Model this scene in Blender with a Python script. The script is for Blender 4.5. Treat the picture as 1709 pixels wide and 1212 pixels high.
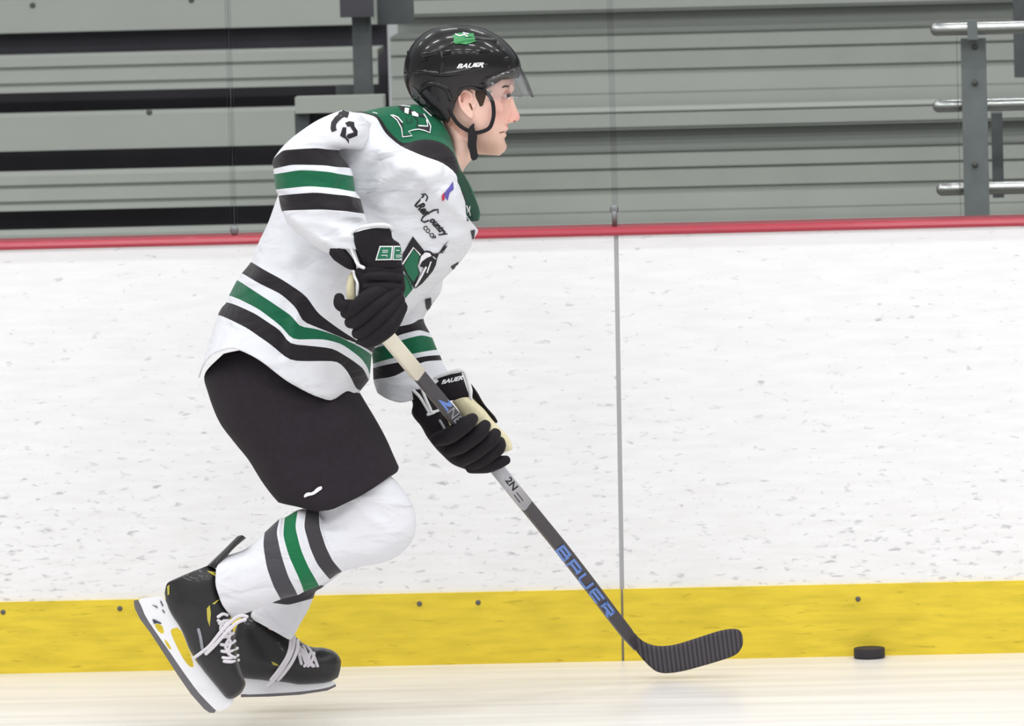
import bpy, bmesh, math, random
import numpy as np
from mathutils import Vector, Matrix, noise
from mathutils.bvhtree import BVHTree
from mathutils.geometry import tessellate_polygon

random.seed(7)
for o in list(bpy.data.objects):
    bpy.data.objects.remove(o)
SC = bpy.context.scene
COL = SC.collection

# ------------------------------------------------------------------ camera
IMW, IMH = 1709.0, 1212.0
FPX = 13640.0
CAM_POS = Vector((1.10, -20.0, 2.316))
TARGET = Vector((0.0, 0.0, 0.742))
ROLL = 0.027
fw = (TARGET - CAM_POS).normalized()
r0 = fw.cross(Vector((0, 0, 1))).normalized()
u0 = r0.cross(fw).normalized()
RT = r0 * math.cos(ROLL) - u0 * math.sin(ROLL)
UP = u0 * math.cos(ROLL) + r0 * math.sin(ROLL)
cd = bpy.data.cameras.new('camera')
cam = bpy.data.objects.new('camera', cd)
COL.objects.link(cam)
cam.matrix_world = Matrix(((RT.x, UP.x, -fw.x, CAM_POS.x), (RT.y, UP.y, -fw.y, CAM_POS.y),
                           (RT.z, UP.z, -fw.z, CAM_POS.z), (0, 0, 0, 1)))
cd.sensor_width = 36
cd.lens = FPX / IMW * 36
cd.clip_start = 0.5
cd.clip_end = 200
cd.dof.use_dof = True
cd.dof.focus_distance = 18.9
cd.dof.aperture_fstop = 9.0
SC.camera = cam

# ------------------------------------------------------------------ world, lamps, exposure
w = bpy.data.worlds.new('world')
SC.world = w
w.use_nodes = True
w.node_tree.nodes['Background'].inputs[0].default_value = (0.94, 0.96, 1.0, 1)
w.node_tree.nodes['Background'].inputs[1].default_value = 0.42
SC.view_settings.view_transform = 'Standard'
SC.view_settings.look = 'None'
SC.view_settings.gamma = 1
SC.view_settings.use_curve_mapping = False
SC.view_settings.exposure = 0.08
SC.cycles.transparent_max_bounces = 32
for ix, lx in enumerate((-7.5, -4.5, -1.5, 1.5, 4.5, 7.5)):
    for iy, ly in enumerate((-17, -13, -9, -5, -1.5, 4.5)):
        ld = bpy.data.lights.new('arena_lamp', 'AREA')
        ld.shape = 'RECTANGLE'
        ld.size = 1.5
        ld.size_y = 0.3
        ld.energy = 62 if iy < 5 else 40
        ld.color = (1.0, 0.998, 0.99)
        lo = bpy.data.objects.new('arena_lamp', ld)
        lo.location = (lx, ly, 7.2)
        COL.objects.link(lo)

# ------------------------------------------------------------------ mapping
def ray(px, py):
    return (RT * ((px - IMW / 2) / FPX) - UP * ((py - IMH / 2) / FPX) + fw)

def P(px, py, y):
    d = ray(px, py)
    return CAM_POS + d * ((y - CAM_POS.y) / d.y)

def ground(px, py, z=0.0):
    d = ray(px, py)
    return CAM_POS + d * ((z - CAM_POS.z) / d.z)

# ------------------------------------------------------------------ materials
def s2l(c):
    return tuple(((v / 255) / 12.92 if v / 255 <= 0.04045 else ((v / 255 + 0.055) / 1.055) ** 2.4) for v in c) + (1,)

def mat(name, rgb, rough=0.6, metal=0.0, coat=0.0, bump=0.0, bscale=200.0, spec=0.5, var=0.0, vscale=30.0, sheen=0.0):
    m = bpy.data.materials.new(name)
    m.use_nodes = True
    nt = m.node_tree
    b = nt.nodes['Principled BSDF']
    b.inputs['Base Color'].default_value = s2l(rgb)
    b.inputs['Roughness'].default_value = rough
    b.inputs['Metallic'].default_value = metal
    b.inputs['Coat Weight'].default_value = coat
    b.inputs['Coat Roughness'].default_value = 0.06
    b.inputs['Specular IOR Level'].default_value = spec
    b.inputs['Sheen Weight'].default_value = sheen
    tc = nt.nodes.new('ShaderNodeTexCoord')
    if var > 0:
        n = nt.nodes.new('ShaderNodeTexNoise')
        n.inputs['Scale'].default_value = vscale
        n.inputs['Detail'].default_value = 4
        nt.links.new(tc.outputs['Object'], n.inputs['Vector'])
        mx = nt.nodes.new('ShaderNodeMix')
        mx.data_type = 'RGBA'
        c = s2l(rgb)
        mx.inputs[6].default_value = tuple(max(0, v * (1 - var)) for v in c[:3]) + (1,)
        mx.inputs[7].default_value = tuple(min(1, v * (1 + var)) for v in c[:3]) + (1,)
        nt.links.new(n.outputs['Fac'], mx.inputs[0])
        nt.links.new(mx.outputs[2], b.inputs['Base Color'])
    if bump > 0:
        n2 = nt.nodes.new('ShaderNodeTexNoise')
        n2.inputs['Scale'].default_value = bscale
        n2.inputs['Detail'].default_value = 3
        nt.links.new(tc.outputs['Object'], n2.inputs['Vector'])
        bp = nt.nodes.new('ShaderNodeBump')
        bp.inputs['Strength'].default_value = bump
        bp.inputs['Distance'].default_value = 0.002
        nt.links.new(n2.outputs['Fac'], bp.inputs['Height'])
        nt.links.new(bp.outputs['Normal'], b.inputs['Normal'])
    return m

WHITE = (226, 228, 234)
GREEN = (16, 97, 66)
BLACK = (33, 29, 34)

def stripe_mat(name, stops, vmax, rough=0.8, bump=0.25):
    """stops: [(v, rgb)] - knitted colour bands along the garment"""
    m = mat(name, WHITE, rough, bump=bump, bscale=420, sheen=0.15, spec=0.25)
    nt = m.node_tree
    b = nt.nodes['Principled BSDF']
    at = nt.nodes.new('ShaderNodeAttribute')
    at.attribute_name = 'band'
    tc = nt.nodes.new('ShaderNodeTexCoord')
    mp = nt.nodes.new('ShaderNodeMapping')
    mp.inputs['Rotation'].default_value = (0, 0.6, 0)
    mp.inputs['Scale'].default_value = (1.0, 0.8, 2.2)
    nz = nt.nodes.new('ShaderNodeTexNoise')
    nz.inputs['Scale'].default_value = 9
    nz.inputs['Detail'].default_value = 2
    nz.inputs['Distortion'].default_value = 0.8
    b2 = nt.nodes.new('ShaderNodeBump')
    b2.inputs['Strength'].default_value = 0.5
    b2.inputs['Distance'].default_value = 0.03
    nt.links.new(tc.outputs['Object'], mp.inputs[0])
    nt.links.new(mp.outputs[0], nz.inputs['Vector'])
    nt.links.new(nz.outputs['Fac'], b2.inputs['Height'])
    fine = [n for n in nt.nodes if n.type == 'BUMP' and n != b2][0]
    nt.links.new(b2.outputs['Normal'], fine.inputs['Normal'])
    dv = nt.nodes.new('ShaderNodeMath')
    dv.operation = 'DIVIDE'
    dv.inputs[1].default_value = vmax
    cr = nt.nodes.new('ShaderNodeValToRGB')
    cr.color_ramp.interpolation = 'CONSTANT'
    e = cr.color_ramp.elements
    e[0].position = 0
    e[0].color = s2l(stops[0][1])
    e[1].position = stops[1][0] / vmax
    e[1].color = s2l(stops[1][1])
    for v, c in stops[2:]:
        k = e.new(v / vmax)
        k.color = s2l(c)
    nt.links.new(at.outputs['Fac'], dv.inputs[0])
    nt.links.new(dv.outputs[0], cr.inputs[0])
    nt.links.new(cr.outputs[0], b.inputs['Base Color'])
    return m

M = {}
M['black_cloth'] = mat('black_nylon', (42, 37, 43), 0.85, bump=0.4, bscale=500, var=0.25, vscale=60, spec=0.25)
M['glove_black'] = mat('glove_nylon', (27, 23, 28), 0.8, bump=0.5, bscale=350, var=0.3, vscale=80, spec=0.3)
M['trim_white'] = mat('white_binding', (228, 228, 230), 0.7)
M['palm'] = mat('palm_leather', (222, 214, 178), 0.75, bump=0.4, bscale=120, var=0.18, vscale=60)
M['helmet'] = mat('helmet_shell', (9, 6, 8), 0.3, coat=0.45, bump=0.0, spec=0.3)
M['strap'] = mat('black_webbing', (26, 22, 26), 0.8, bump=0.3, bscale=600)
M['hair'] = mat('brown_hair', (62, 46, 34), 0.7, bump=1.0, bscale=500, var=0.3, vscale=200)
M['boot'] = mat('boot_composite', (24, 22, 25), 0.42, coat=0.25, bump=0.15, bscale=200, var=0.3, vscale=40)
M['holder'] = mat('white_holder', (240, 240, 244), 0.35, coat=0.3)
M['steel'] = mat('runner_steel', (120, 118, 122), 0.35, metal=0.75, var=0.2, vscale=20)
M['lace'] = mat('white_lace', (222, 218, 224), 0.85, bump=0.4, bscale=800)
M['gold'] = mat('gold_accent', (190, 178, 70), 0.5)
M['green_print'] = mat('green_print', (26, 110, 78), 0.7, bump=0.2, bscale=400)
M['white_print'] = mat('white_print', (240, 240, 244), 0.6)
M['black_print'] = mat('black_print', (28, 25, 32), 0.7)
M['blue_print'] = mat('blue_print', (104, 138, 208), 0.55)
M['red_print'] = mat('red_print', (190, 50, 70), 0.6)
M['purple_print'] = mat('violet_print', (92, 84, 168), 0.6)
M['grey_print'] = mat('grey_print', (150, 152, 160), 0.6)
M['shaft'] = mat('carbon_shaft', (66, 62, 68), 0.5, coat=0.1, var=0.15, vscale=60)
M['tape'] = mat('grip_tape', (232, 226, 208), 0.8, bump=0.4, bscale=300, var=0.06, vscale=60)
M['label'] = mat('shaft_label', (176, 176, 182), 0.5, var=0.15, vscale=120)
M['rubber'] = mat('vulcanised_rubber', (44, 40, 46), 0.7, bump=0.4, bscale=600, var=0.2, vscale=200)
M['alu'] = mat('mill_aluminium', (180, 182, 177), 0.55, metal=0.15, bump=0.1, bscale=60, var=0.06, vscale=5)
M['alu_tread'] = mat('worn_aluminium_tread', (168, 170, 165), 0.6, metal=0.1, var=0.08, vscale=8)
M['tread_shade'] = mat('painted_tread_shade', (118, 120, 116), 0.8, var=0.1, vscale=12)  # shade on the treads, painted as a darker grey
M['galv'] = mat('galvanised_steel', (128, 133, 134), 0.5, metal=0.4, var=0.22, vscale=25)
M['galv_dark'] = mat('weathered_galvanised_steel', (92, 95, 98), 0.6, metal=0.2, var=0.25, vscale=25)
M['pipe'] = mat('polished_pipe', (190, 190, 190), 0.22, metal=0.9)
M['dark_under'] = mat('gap_shade_and_dark_frame', (78, 76, 84), 0.9, var=0.3, vscale=6)  # painted darkness behind the rows; also colours the step frame and bracket
M['bolt'] = mat('dull_bolt', (96, 96, 94), 0.6, metal=0.3)
M['red_cap'] = mat('red_cap_rail', (168, 40, 60), 0.35, coat=0.3, var=0.08, vscale=15)
M['seam'] = mat('grey_seam_filler', (176, 176, 178), 0.7)

def ice_mat():
    m = mat('resurfaced_ice', (246, 245, 244), 0.22, spec=0.5)
    nt = m.node_tree
    b = nt.nodes['Principled BSDF']
    tc = nt.nodes.new('ShaderNodeTexCoord')
    mp = nt.nodes.new('ShaderNodeMapping')
    mp.inputs['Scale'].default_value = (0.5, 7.0, 1)
    mp.inputs['Rotation'].default_value = (0, 0, 0.06)
    n = nt.nodes.new('ShaderNodeTexNoise')
    n.inputs['Scale'].default_value = 2.0
    n.inputs['Detail'].default_value = 5
    cr = nt.nodes.new('ShaderNodeValToRGB')
    cr.color_ramp.elements[0].position = 0.35
    cr.color_ramp.elements[0].color = s2l((216, 213, 210))
    cr.color_ramp.elements[1].position = 0.6
    cr.color_ramp.elements[1].color = s2l((232, 228, 225))
    nt.links.new(tc.outputs['Object'], mp.inputs[0])
    nt.links.new(mp.outputs[0], n.inputs['Vector'])
    nt.links.new(n.outputs['Fac'], cr.inputs[0])
    nt.links.new(cr.outputs[0], b.inputs['Base Color'])
    n2 = nt.nodes.new('ShaderNodeTexNoise')
    n2.inputs['Scale'].default_value = 30
    n2.inputs['Detail'].default_value = 4
    nt.links.new(mp.outputs[0], n2.inputs['Vector'])
    bp = nt.nodes.new('ShaderNodeBump')
    bp.inputs['Strength'].default_value = 0.12
    bp.inputs['Distance'].default_value = 0.004
    nt.links.new(n2.outputs['Fac'], bp.inputs['Height'])
    nt.links.new(bp.outputs['Normal'], b.inputs['Normal'])
    b.inputs['IOR'].default_value = 1.31
    b.inputs['Roughness'].default_value = 0.30
    return m
M['ice'] = ice_mat()

def scuffed(name, base, dark, dens, rough=0.45, stretch=(9, 1, 25), scale=3.2, fine=0.03):
    """plastic sheet with puck scuffs: stretched, thresholded noise, denser near the ice"""
    m = mat(name, base, rough, spec=0.3)
    nt = m.node_tree
    b = nt.nodes['Principled BSDF']
    L = nt.links.new
    tc = nt.nodes.new('ShaderNodeTexCoord')
    mp = nt.nodes.new('ShaderNodeMapping')
    mp.inputs['Scale'].default_value = stretch
    mp.inputs['Rotation'].default_value = (0, 0.13, 0)
    n = nt.nodes.new('ShaderNodeTexNoise')
    n.inputs['Scale'].default_value = scale
    n.inputs['Detail'].default_value = 2.5
    n.inputs['Roughness'].default_value = 0.6
    n.inputs['Distortion'].default_value = 0.4
    L(tc.outputs['Object'], mp.inputs[0])
    L(mp.outputs[0], n.inputs['Vector'])
    n3 = nt.nodes.new('ShaderNodeTexNoise')
    n3.inputs['Scale'].default_value = 2.2
    L(tc.outputs['Object'], n3.inputs['Vector'])
    sx = nt.nodes.new('ShaderNodeSeparateXYZ')
    L(tc.outputs['Object'], sx.inputs[0])
    mr = nt.nodes.new('ShaderNodeMapRange')
    mr.inputs['From Min'].default_value = 0.1
    mr.inputs['From Max'].default_value = 1.05
    mr.inputs['To Min'].default_value = 0.03
    mr.inputs['To Max'].default_value = -0.03
    L(sx.outputs['Z'], mr.inputs['Value'])
    a1 = nt.nodes.new('ShaderNodeMath')
    a1.operation = 'ADD'
    L(n.outputs['Fac'], a1.inputs[0])
    L(mr.outputs[0], a1.inputs[1])
    a2 = nt.nodes.new('ShaderNodeMath')
    a2.operation = 'MULTIPLY_ADD'
    L(n3.outputs['Fac'], a2.inputs[0])
    a2.inputs[1].default_value = 0.12
    L(a1.outputs[0], a2.inputs[2])
    cr = nt.nodes.new('ShaderNodeValToRGB')
    cr.color_ramp.elements[0].position = dens
    cr.color_ramp.elements[0].color = (0, 0, 0, 1)
    cr.color_ramp.elements[1].position = dens + 0.16
    cr.color_ramp.elements[1].color = (1, 1, 1, 1)
    L(a2.outputs[0], cr.inputs[0])
    mx = nt.nodes.new('ShaderNodeMix')
    mx.data_type = 'RGBA'
    mx.inputs[6].default_value = s2l(base)
    mx.inputs[7].default_value = s2l(dark)
    L(cr.outputs[0], mx.inputs[0])
    n4 = nt.nodes.new('ShaderNodeTexNoise')
    n4.inputs['Scale'].default_value = 1.0
    mp4 = nt.nodes.new('ShaderNodeMapping')
    mp4.inputs['Scale'].default_value = (8, 1, 50)
    L(tc.outputs['Object'], mp4.inputs[0])
    L(mp4.outputs[0], n4.inputs['Vector'])
    n4.inputs['Detail'].default_value = 5
    mx2 = nt.nodes.new('ShaderNodeMix')
    mx2.data_type = 'RGBA'
    mx2.blend_type = 'MULTIPLY'
    mx2.inputs[0].default_value = 1.0
    cr2 = nt.nodes.new('ShaderNodeValToRGB')
    cr2.color_ramp.elements[0].position = 0.3
    cr2.color_ramp.elements[0].color = (1 - fine * 2, 1 - fine * 2, 1 - fine * 2.4, 1)
    cr2.color_ramp.elements[1].position = 0.62
    cr2.color_ramp.elements[1].color = (1, 1, 1, 1)
    L(n4.outputs['Fac'], cr2.inputs[0])
    L(mx.outputs[2], mx2.inputs[6])
    L(cr2.outputs[0], mx2.inputs[7])
    L(mx2.outputs[2], b.inputs['Base Color'])
    return m
M['board'] = scuffed('white_board_plastic', (241, 241, 243), (190, 190, 196), 0.665)
M['kick'] = scuffed('yellow_kickplate', (232, 206, 62), (196, 172, 50), 0.70, stretch=(5, 1, 26), fine=0.09)

def glass_mat(name, tint=(0.93, 0.95, 0.94), gloss=0.05, rough=0.02):
    m = bpy.data.materials.new(name)
    m.use_nodes = True
    nt = m.node_tree
    for n in list(nt.nodes):
        nt.nodes.remove(n)
    out = nt.nodes.new('ShaderNodeOutputMaterial')
    tr = nt.nodes.new('ShaderNodeBsdfTransparent')
    tr.inputs[0].default_value = tint + (1,)
    gl = nt.nodes.new('ShaderNodeBsdfGlossy')
    gl.inputs['Roughness'].default_value = rough
    lw = nt.nodes.new('ShaderNodeLayerWeight')
    lw.inputs[0].default_value = 0.5
    pw = nt.nodes.new('ShaderNodeMath')
    pw.operation = 'POWER'
    pw.inputs[1].default_value = 4.5
    fr = nt.nodes.new('ShaderNodeMath')
    fr.operation = 'MULTIPLY'
    fr.inputs[1].default_value = 0.5
    nt.links.new(lw.outputs['Facing'], pw.inputs[0])
    nt.links.new(pw.outputs[0], fr.inputs[0])
    ad = nt.nodes.new('ShaderNodeMath')
    ad.operation = 'ADD'
    ad.inputs[1].default_value = gloss
    mx = nt.nodes.new('ShaderNodeMixShader')
    nt.links.new(fr.outputs[0], ad.inputs[0])
    nt.links.new(ad.outputs[0], mx.inputs[0])
    nt.links.new(tr.outputs[0], mx.inputs[1])
    nt.links.new(gl.outputs[0], mx.inputs[2])
    nt.links.new(mx.outputs[0], out.inputs[0])
    return m
M['glass'] = glass_mat('rink_glass', (0.95, 0.965, 0.955), 0.0)
M['visor'] = glass_mat('clear_visor', (0.93, 0.93, 0.94), 0.06, 0.04)

# ------------------------------------------------------------------ mesh helpers
def link(name, me, material=None, parent=None, smooth=True):
    o = bpy.data.objects.new(name, me)
    COL.objects.link(o)
    if material is not None:
        for mm in (material if isinstance(material, (list, tuple)) else [material]):
            me.materials.append(mm)
    if smooth:
        me.polygons.foreach_set('use_smooth', [True] * len(me.polygons))
    if parent is not None:
        o.parent = parent
        o.matrix_parent_inverse = parent.matrix_world.inverted()
    return o

def empty(name, loc=(0, 0, 0)):
    o = bpy.data.objects.new(name, None)
    COL.objects.link(o)
    o.location = loc
    o.matrix_world = Matrix.Translation(Vector(loc))
    o.empty_display_size = 0.1
    return o

def tag(o, label=None, cat=None, group=None, kind=None):
    if label: o['label'] = label
    if cat: o['category'] = cat
    if group: o['group'] = group
    if kind: o['kind'] = kind
    return o

class G:
    """mesh gatherer with a band attribute and a material index"""
    def __init__(s):
        s.v = []; s.f = []; s.b = []; s.mi = []
    def add(s, verts, faces, band=None, mi=0):
        n = len(s.v)
        s.v += [tuple(p) for p in verts]
        s.f += [tuple(i + n for i in f) for f in faces]
        s.b += list(band) if band is not None else [0.0] * len(verts)
        s.mi += [mi] * len(faces)
    def mesh(s, name):
        me = bpy.data.meshes.new(name)
        me.from_pydata(s.v, [], s.f)
        a = me.attributes.new('band', 'FLOAT', 'POINT')
        a.data.foreach_set('value', s.b)
        me.polygons.foreach_set('material_index', s.mi)
        bm = bmesh.new(); bm.from_mesh(me)
        bmesh.ops.recalc_face_normals(bm, faces=bm.faces)
        bm.to_mesh(me); bm.free()
        return me
    def obj(s, name, material, parent=None, smooth=True):
        return link(name, s.mesh(name), material, parent, smooth)

def resample(poly, n):
    p = np.array(poly, float)
    d = np.r_[0, np.cumsum(np.hypot(*(p[1:] - p[:-1]).T))]
    d /= d[-1]
    j = np.arange(n + 1)
    t = (1 - np.cos(np.pi * j / n)) / 2
    # smooth (monotone catmull) through resampled linear points
    out = np.c_[np.interp(t, d, p[:, 0]), np.interp(t, d, p[:, 1])]
    return out

def smooth_poly(q, it=1):
    q = q.copy()
    for _ in range(it):
        q[1:-1] = q[1:-1] * 0.5 + (q[:-2] + q[2:]) * 0.25
    return q

def cr(p0, p1, p2, p3, t):
    return 0.5 * ((2 * p1) + (-p0 + p2) * t + (2 * p0 - 5 * p1 + 4 * p2 - p3) * t * t + (-p0 + 3 * p1 - 3 * p2 + p3) * t ** 3)

def shell(g, rows, hw, yc, n=28, m=6, power=2.0, caps=(True, True), folds=(), rough=0.0, rscale=14.0, mi=0, b0=0.0, linear=False, smooth=1, seed=0.0):
    """closed lofted body. rows: profile lines (photo frame) each at real depth yc, half thickness hw"""
    R = [smooth_poly(resample(r, n), smooth) for r in rows]
    K = len(R)
    hw = [h if isinstance(h, (tuple, list)) else (h, h) for h in (hw if isinstance(hw, (list, tuple)) else [hw] * K)]
    H = [np.array(h, float) for h in hw]
    yc = yc if isinstance(yc, (list, tuple)) else [yc] * K
    C = [np.array([c], float) for c in yc]
    def at(A, i, t):
        if linear:
            return A[i] * (1 - t) + A[min(i + 1, K - 1)] * t
        p0 = A[max(i - 1, 0)]; p1 = A[i]; p2 = A[min(i + 1, K - 1)]; p3 = A[min(i + 2, K - 1)]
        return cr(p0, p1, p2, p3, t)
    verts = []; band = []; nr = 0
    j = np.arange(n + 1)
    prof = np.abs(np.sin(np.pi * j / n)) ** (2.0 / power)
    prof[0] = prof[-1] = 0
    for i in range(K - 1):
        last = i == K - 2
        for s in range(m + (1 if last else 0)):
            t = s / m
            q = at(R, i, t); h = at(H, i, t); c = at(C, i, t)[0]
            ring = []
            for k in range(n + 1):
                off = -h[0] * prof[k]
                if folds:
                    for (x0, y0, x1, y1, wd, am) in folds:
                        dx, dy = x1 - x0, y1 - y0
                        L2 = dx * dx + dy * dy
                        u = ((q[k][0] - x0) * dx + (q[k][1] - y0) * dy) / L2
                        uc = min(1, max(0, u))
                        dd = math.hypot(q[k][0] - x0 - dx * uc, q[k][1] - y0 - dy * uc)
                        off -= am * math.exp(-(dd / wd) ** 2) * min(1, prof[k] * 2)
                ring.append((q[k][0], q[k][1], c + off))
            for k in range(n - 1, 0, -1):
                ring.append((q[k][0], q[k][1], c + h[1] * prof[k]))
            for (x, y, d) in ring:
                p = P(x, y, d)
                if rough > 0:
                    nv = noise.noise_vector(Vector((x / 720 * rscale + seed, d * rscale, y / 720 * rscale)))
                    p = p + nv * rough
                verts.append(p)
                band.append(b0 + i + t)
            nr += 1
    N = 2 * n
    faces = []
    for r in range(nr - 1):
        for k in range(N):
            a = r * N + k; b_ = r * N + (k + 1) % N
            faces.append((a, b_, b_ + N, a + N))
    if caps[0]:
        ci = len(verts)
        verts.append(sum((Vector(v) for v in verts[:N]), Vector()) / N); band.append(b0)
        for k in range(N): faces.append((ci, (k + 1) % N, k))
    if caps[1]:
        ci = len(verts); o0 = (nr - 1) * N
        verts.append(sum((Vector(v) for v in verts[o0:o0 + N]), Vector()) / N); band.append(b0 + K - 1 + 0.0)
        for k in range(N): faces.append((ci, o0 + k, o0 + (k + 1) % N))
    g.add(verts, faces, band, mi)
    return g

def tube(g, pts, rad, seg=10, sub=5, flat=1.0, closed=False, mi=0, up=None):
    """swept rounded tube through 3D points; flat<1 squashes it across 'up'"""
    p = [np.array(q, float) for q in pts]
    K = len(p)
    rad = list(rad) if isinstance(rad, (list, tuple)) else [rad] * K
    C = []; Rr = []
    for i in range(K - 1):
        for s in range(sub):
            t = s / sub
            C.append(cr(p[max(i - 1, 0)], p[i], p[i + 1], p[min(i + 2, K - 1)], t))
            Rr.append(rad[i] * (1 - t) + rad[i + 1] * t)
    C.append(p[-1]); Rr.append(rad[-1])
    n = len(C)
    T = [Vector(C[min(i + 1, n - 1)] - C[max(i - 1, 0)]).normalized() for i in range(n)]
    u = Vector(up) if up is not None else (Vector((0, 1, 0)) if abs(T[0].y) < 0.9 else Vector((1, 0, 0)))
    # rounded ends
    CC = []; RR = []; TT = []
    for a in (0.0, 0.35, 0.7):
        CC.append(Vector(C[0]) - T[0] * Rr[0] * flat * math.cos(a * math.pi / 2) * 0.9)
        RR.append(max(1e-5, Rr[0] * math.sin(a * math.pi / 2))); TT.append(T[0])
    for c, r, t in zip(C, Rr, T):
        CC.append(Vector(c)); RR.append(r); TT.append(t)
    for a in (0.7, 0.35, 0.0):
        CC.append(Vector(C[-1]) + T[-1] * Rr[-1] * flat * math.cos(a * math.pi / 2) * 0.9)
        RR.append(max(1e-5, Rr[-1] * math.sin(a * math.pi / 2))); TT.append(T[-1])
    verts = []
    for c, r, t in zip(CC, RR, TT):
        s = t.cross(u)
        if s.length < 1e-4: s = t.cross(Vector((0, 0, 1)))
        s.normalize()
        v = s.cross(t).normalized()
        if up is None: u = v
        for k in range(seg):
            a = 2 * math.pi * k / seg
            verts.append(c + s * (r * math.cos(a)) + v * (r * flat * math.sin(a)))
    faces = []
    nn = len(CC)
    for i in range(nn - 1):
        for k in range(seg):
            a = i * seg + k; b_ = i * seg + (k + 1) % seg
            faces.append((a, b_, b_ + seg, a + seg))
    faces.append(tuple(range(seg)))
    faces.append(tuple((nn - 1) * seg + k for k in range(seg)))
    g.add(verts, faces, None, mi)
    return g

def ellipsoid(g, c, r, ax=None, nu=20, nv=12, mi=0):
    verts = [];faces = []
    A = ax or Matrix.Identity(3)
    for i in range(nv + 1):
        th = math.pi * i / nv
        for k in range(nu):
            a = 2 * math.pi * k / nu
            q = Vector((r[0] * math.sin(th) * math.cos(a), r[1] * math.sin(th) * math.sin(a), r[2] * math.cos(th)))
            verts.append(Vector(c) + A @ q)
    for i in range(nv):
        for k in range(nu):
            faces.append((i * nu + k, i * nu + (k + 1) % nu, (i + 1) * nu + (k + 1) % nu, (i + 1) * nu + k))
    g.add(verts, faces, None, mi)
    return g

def box(g, x0, x1, y0, y1, z0, z1, mi=0):
    v = [(x, y, z) for x in (x0, x1) for y in (y0, y1) for z in (z0, z1)]
    f = [(0, 1, 3, 2), (4, 6, 7, 5), (0, 4, 5, 1), (2, 3, 7, 6), (0, 2, 6, 4), (1, 5, 7, 3)]
    g.add(v, f, None, mi)
    return g

def plate(g, outer, holes, y, th, mi=0, taper=None):
    """solid plate of thickness th cut from an outline (photo frame) at depth y, with real holes"""
    loops = [outer] + list(holes)
    yy = y if callable(y) else (lambda a, b: y)
    tess = tessellate_polygon([[Vector((a, b, 0)) for a, b in lp] for lp in loops])
    flat = [q for lp in loops for q in lp]
    n = len(flat)
    F = [P(a, b, yy(a, b) - th / 2) for a, b in flat]
    B = [P(a, b, yy(a, b) + th / 2) for a, b in flat]
    faces = [tuple(t) for t in tess] + [tuple(i + n for i in reversed(t)) for t in tess]
    s = 0
    for lp in loops:
        k = len(lp)
        for i in range(k):
            a = s + i; b_ = s + (i + 1) % k
            faces.append((a, b_, b_ + n, a + n))
        s += k
    g.add(F + B, faces, None, mi)
    return g

def chaikin(poly, it=2, closed=True):
    p = [tuple(q) for q in poly]
    for _ in range(it):
        o = []
        n = len(p)
        for i in range(n if closed else n - 1):
            a = p[i]; b_ = p[(i + 1) % n]
            o.append((a[0] * .75 + b_[0] * .25, a[1] * .75 + b_[1] * .25))
            o.append((a[0] * .25 + b_[0] * .75, a[1] * .25 + b_[1] * .75))
        if not closed:
            o = [p[0]] + o + [p[-1]]
        p = o
    return p

def bvh_of(*objs):
    vs = []; fs = []
    for o in objs:
        n = len(vs)
        mw = o.matrix_world
        vs += [mw @ v.co for v in o.data.vertices]
        fs += [tuple(i + n for i in p.vertices) for p in o.data.polygons]
    return BVHTree.FromPolygons(vs, fs)

def stroke(path, wd):
    """outline polygon of a pen stroke"""
    p = np.array(path, float)
    L = []; R_ = []
    for i in range(len(p)):
        d = p[min(i + 1, len(p) - 1)] - p[max(i - 1, 0)]
        d /= (np.hypot(*d) + 1e-9)
        nn = np.array([-d[1], d[0]]) * wd / 2
        L.append(tuple(p[i] + nn)); R_.append(tuple(p[i] - nn))
    return L + R_[::-1]

def decal(name, polys, bvh, material, parent, lift=0.0012, maxe=4.0):
    """print / embroidery laid on a surface: outlines draped on the garment"""
    bm = bmesh.new()
    for poly in polys:
        if isinstance(poly, dict):
            vs = [bm.verts.new((a, b_, 0)) for a, b_ in poly['v']]
            for f in poly['f']:
                try: bm.faces.new([vs[i] for i in f])
                except ValueError: pass
        else:
            vs = [bm.verts.new((a, b_, 0)) for a, b_ in poly]
            for t in tessellate_polygon([[Vector((a, b_, 0)) for a, b_ in poly]]):
                try: bm.faces.new([vs[i] for i in t])
                except ValueError: pass
    for _ in range(5):
        es = [e for e in bm.edges if e.calc_length() > maxe]
        if not es: break
        bmesh.ops.subdivide_edges(bm, edges=es, cuts=1)
        bmesh.ops.triangulate(bm, faces=[f for f in bm.faces if len(f.verts) > 3])
    dead = []
    for v in bm.verts:
        d = ray(v.co.x, v.co.y).normalized()
        hit = bvh.ray_cast(CAM_POS, d)
        if hit[0] is None:
            dead.append(v)
            continue
        nn = hit[1]
        if nn.dot(d) > 0: nn = -nn
        v.co = hit[0] + nn * lift * 0.5 - d * lift
    bmesh.ops.delete(bm, geom=dead, context='VERTS')
    bmesh.ops.recalc_face_normals(bm, faces=bm.faces)
    me = bpy.data.meshes.new(name)
    bm.to_mesh(me); bm.free()
    return link(name, me, material, parent, smooth=True)

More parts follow.
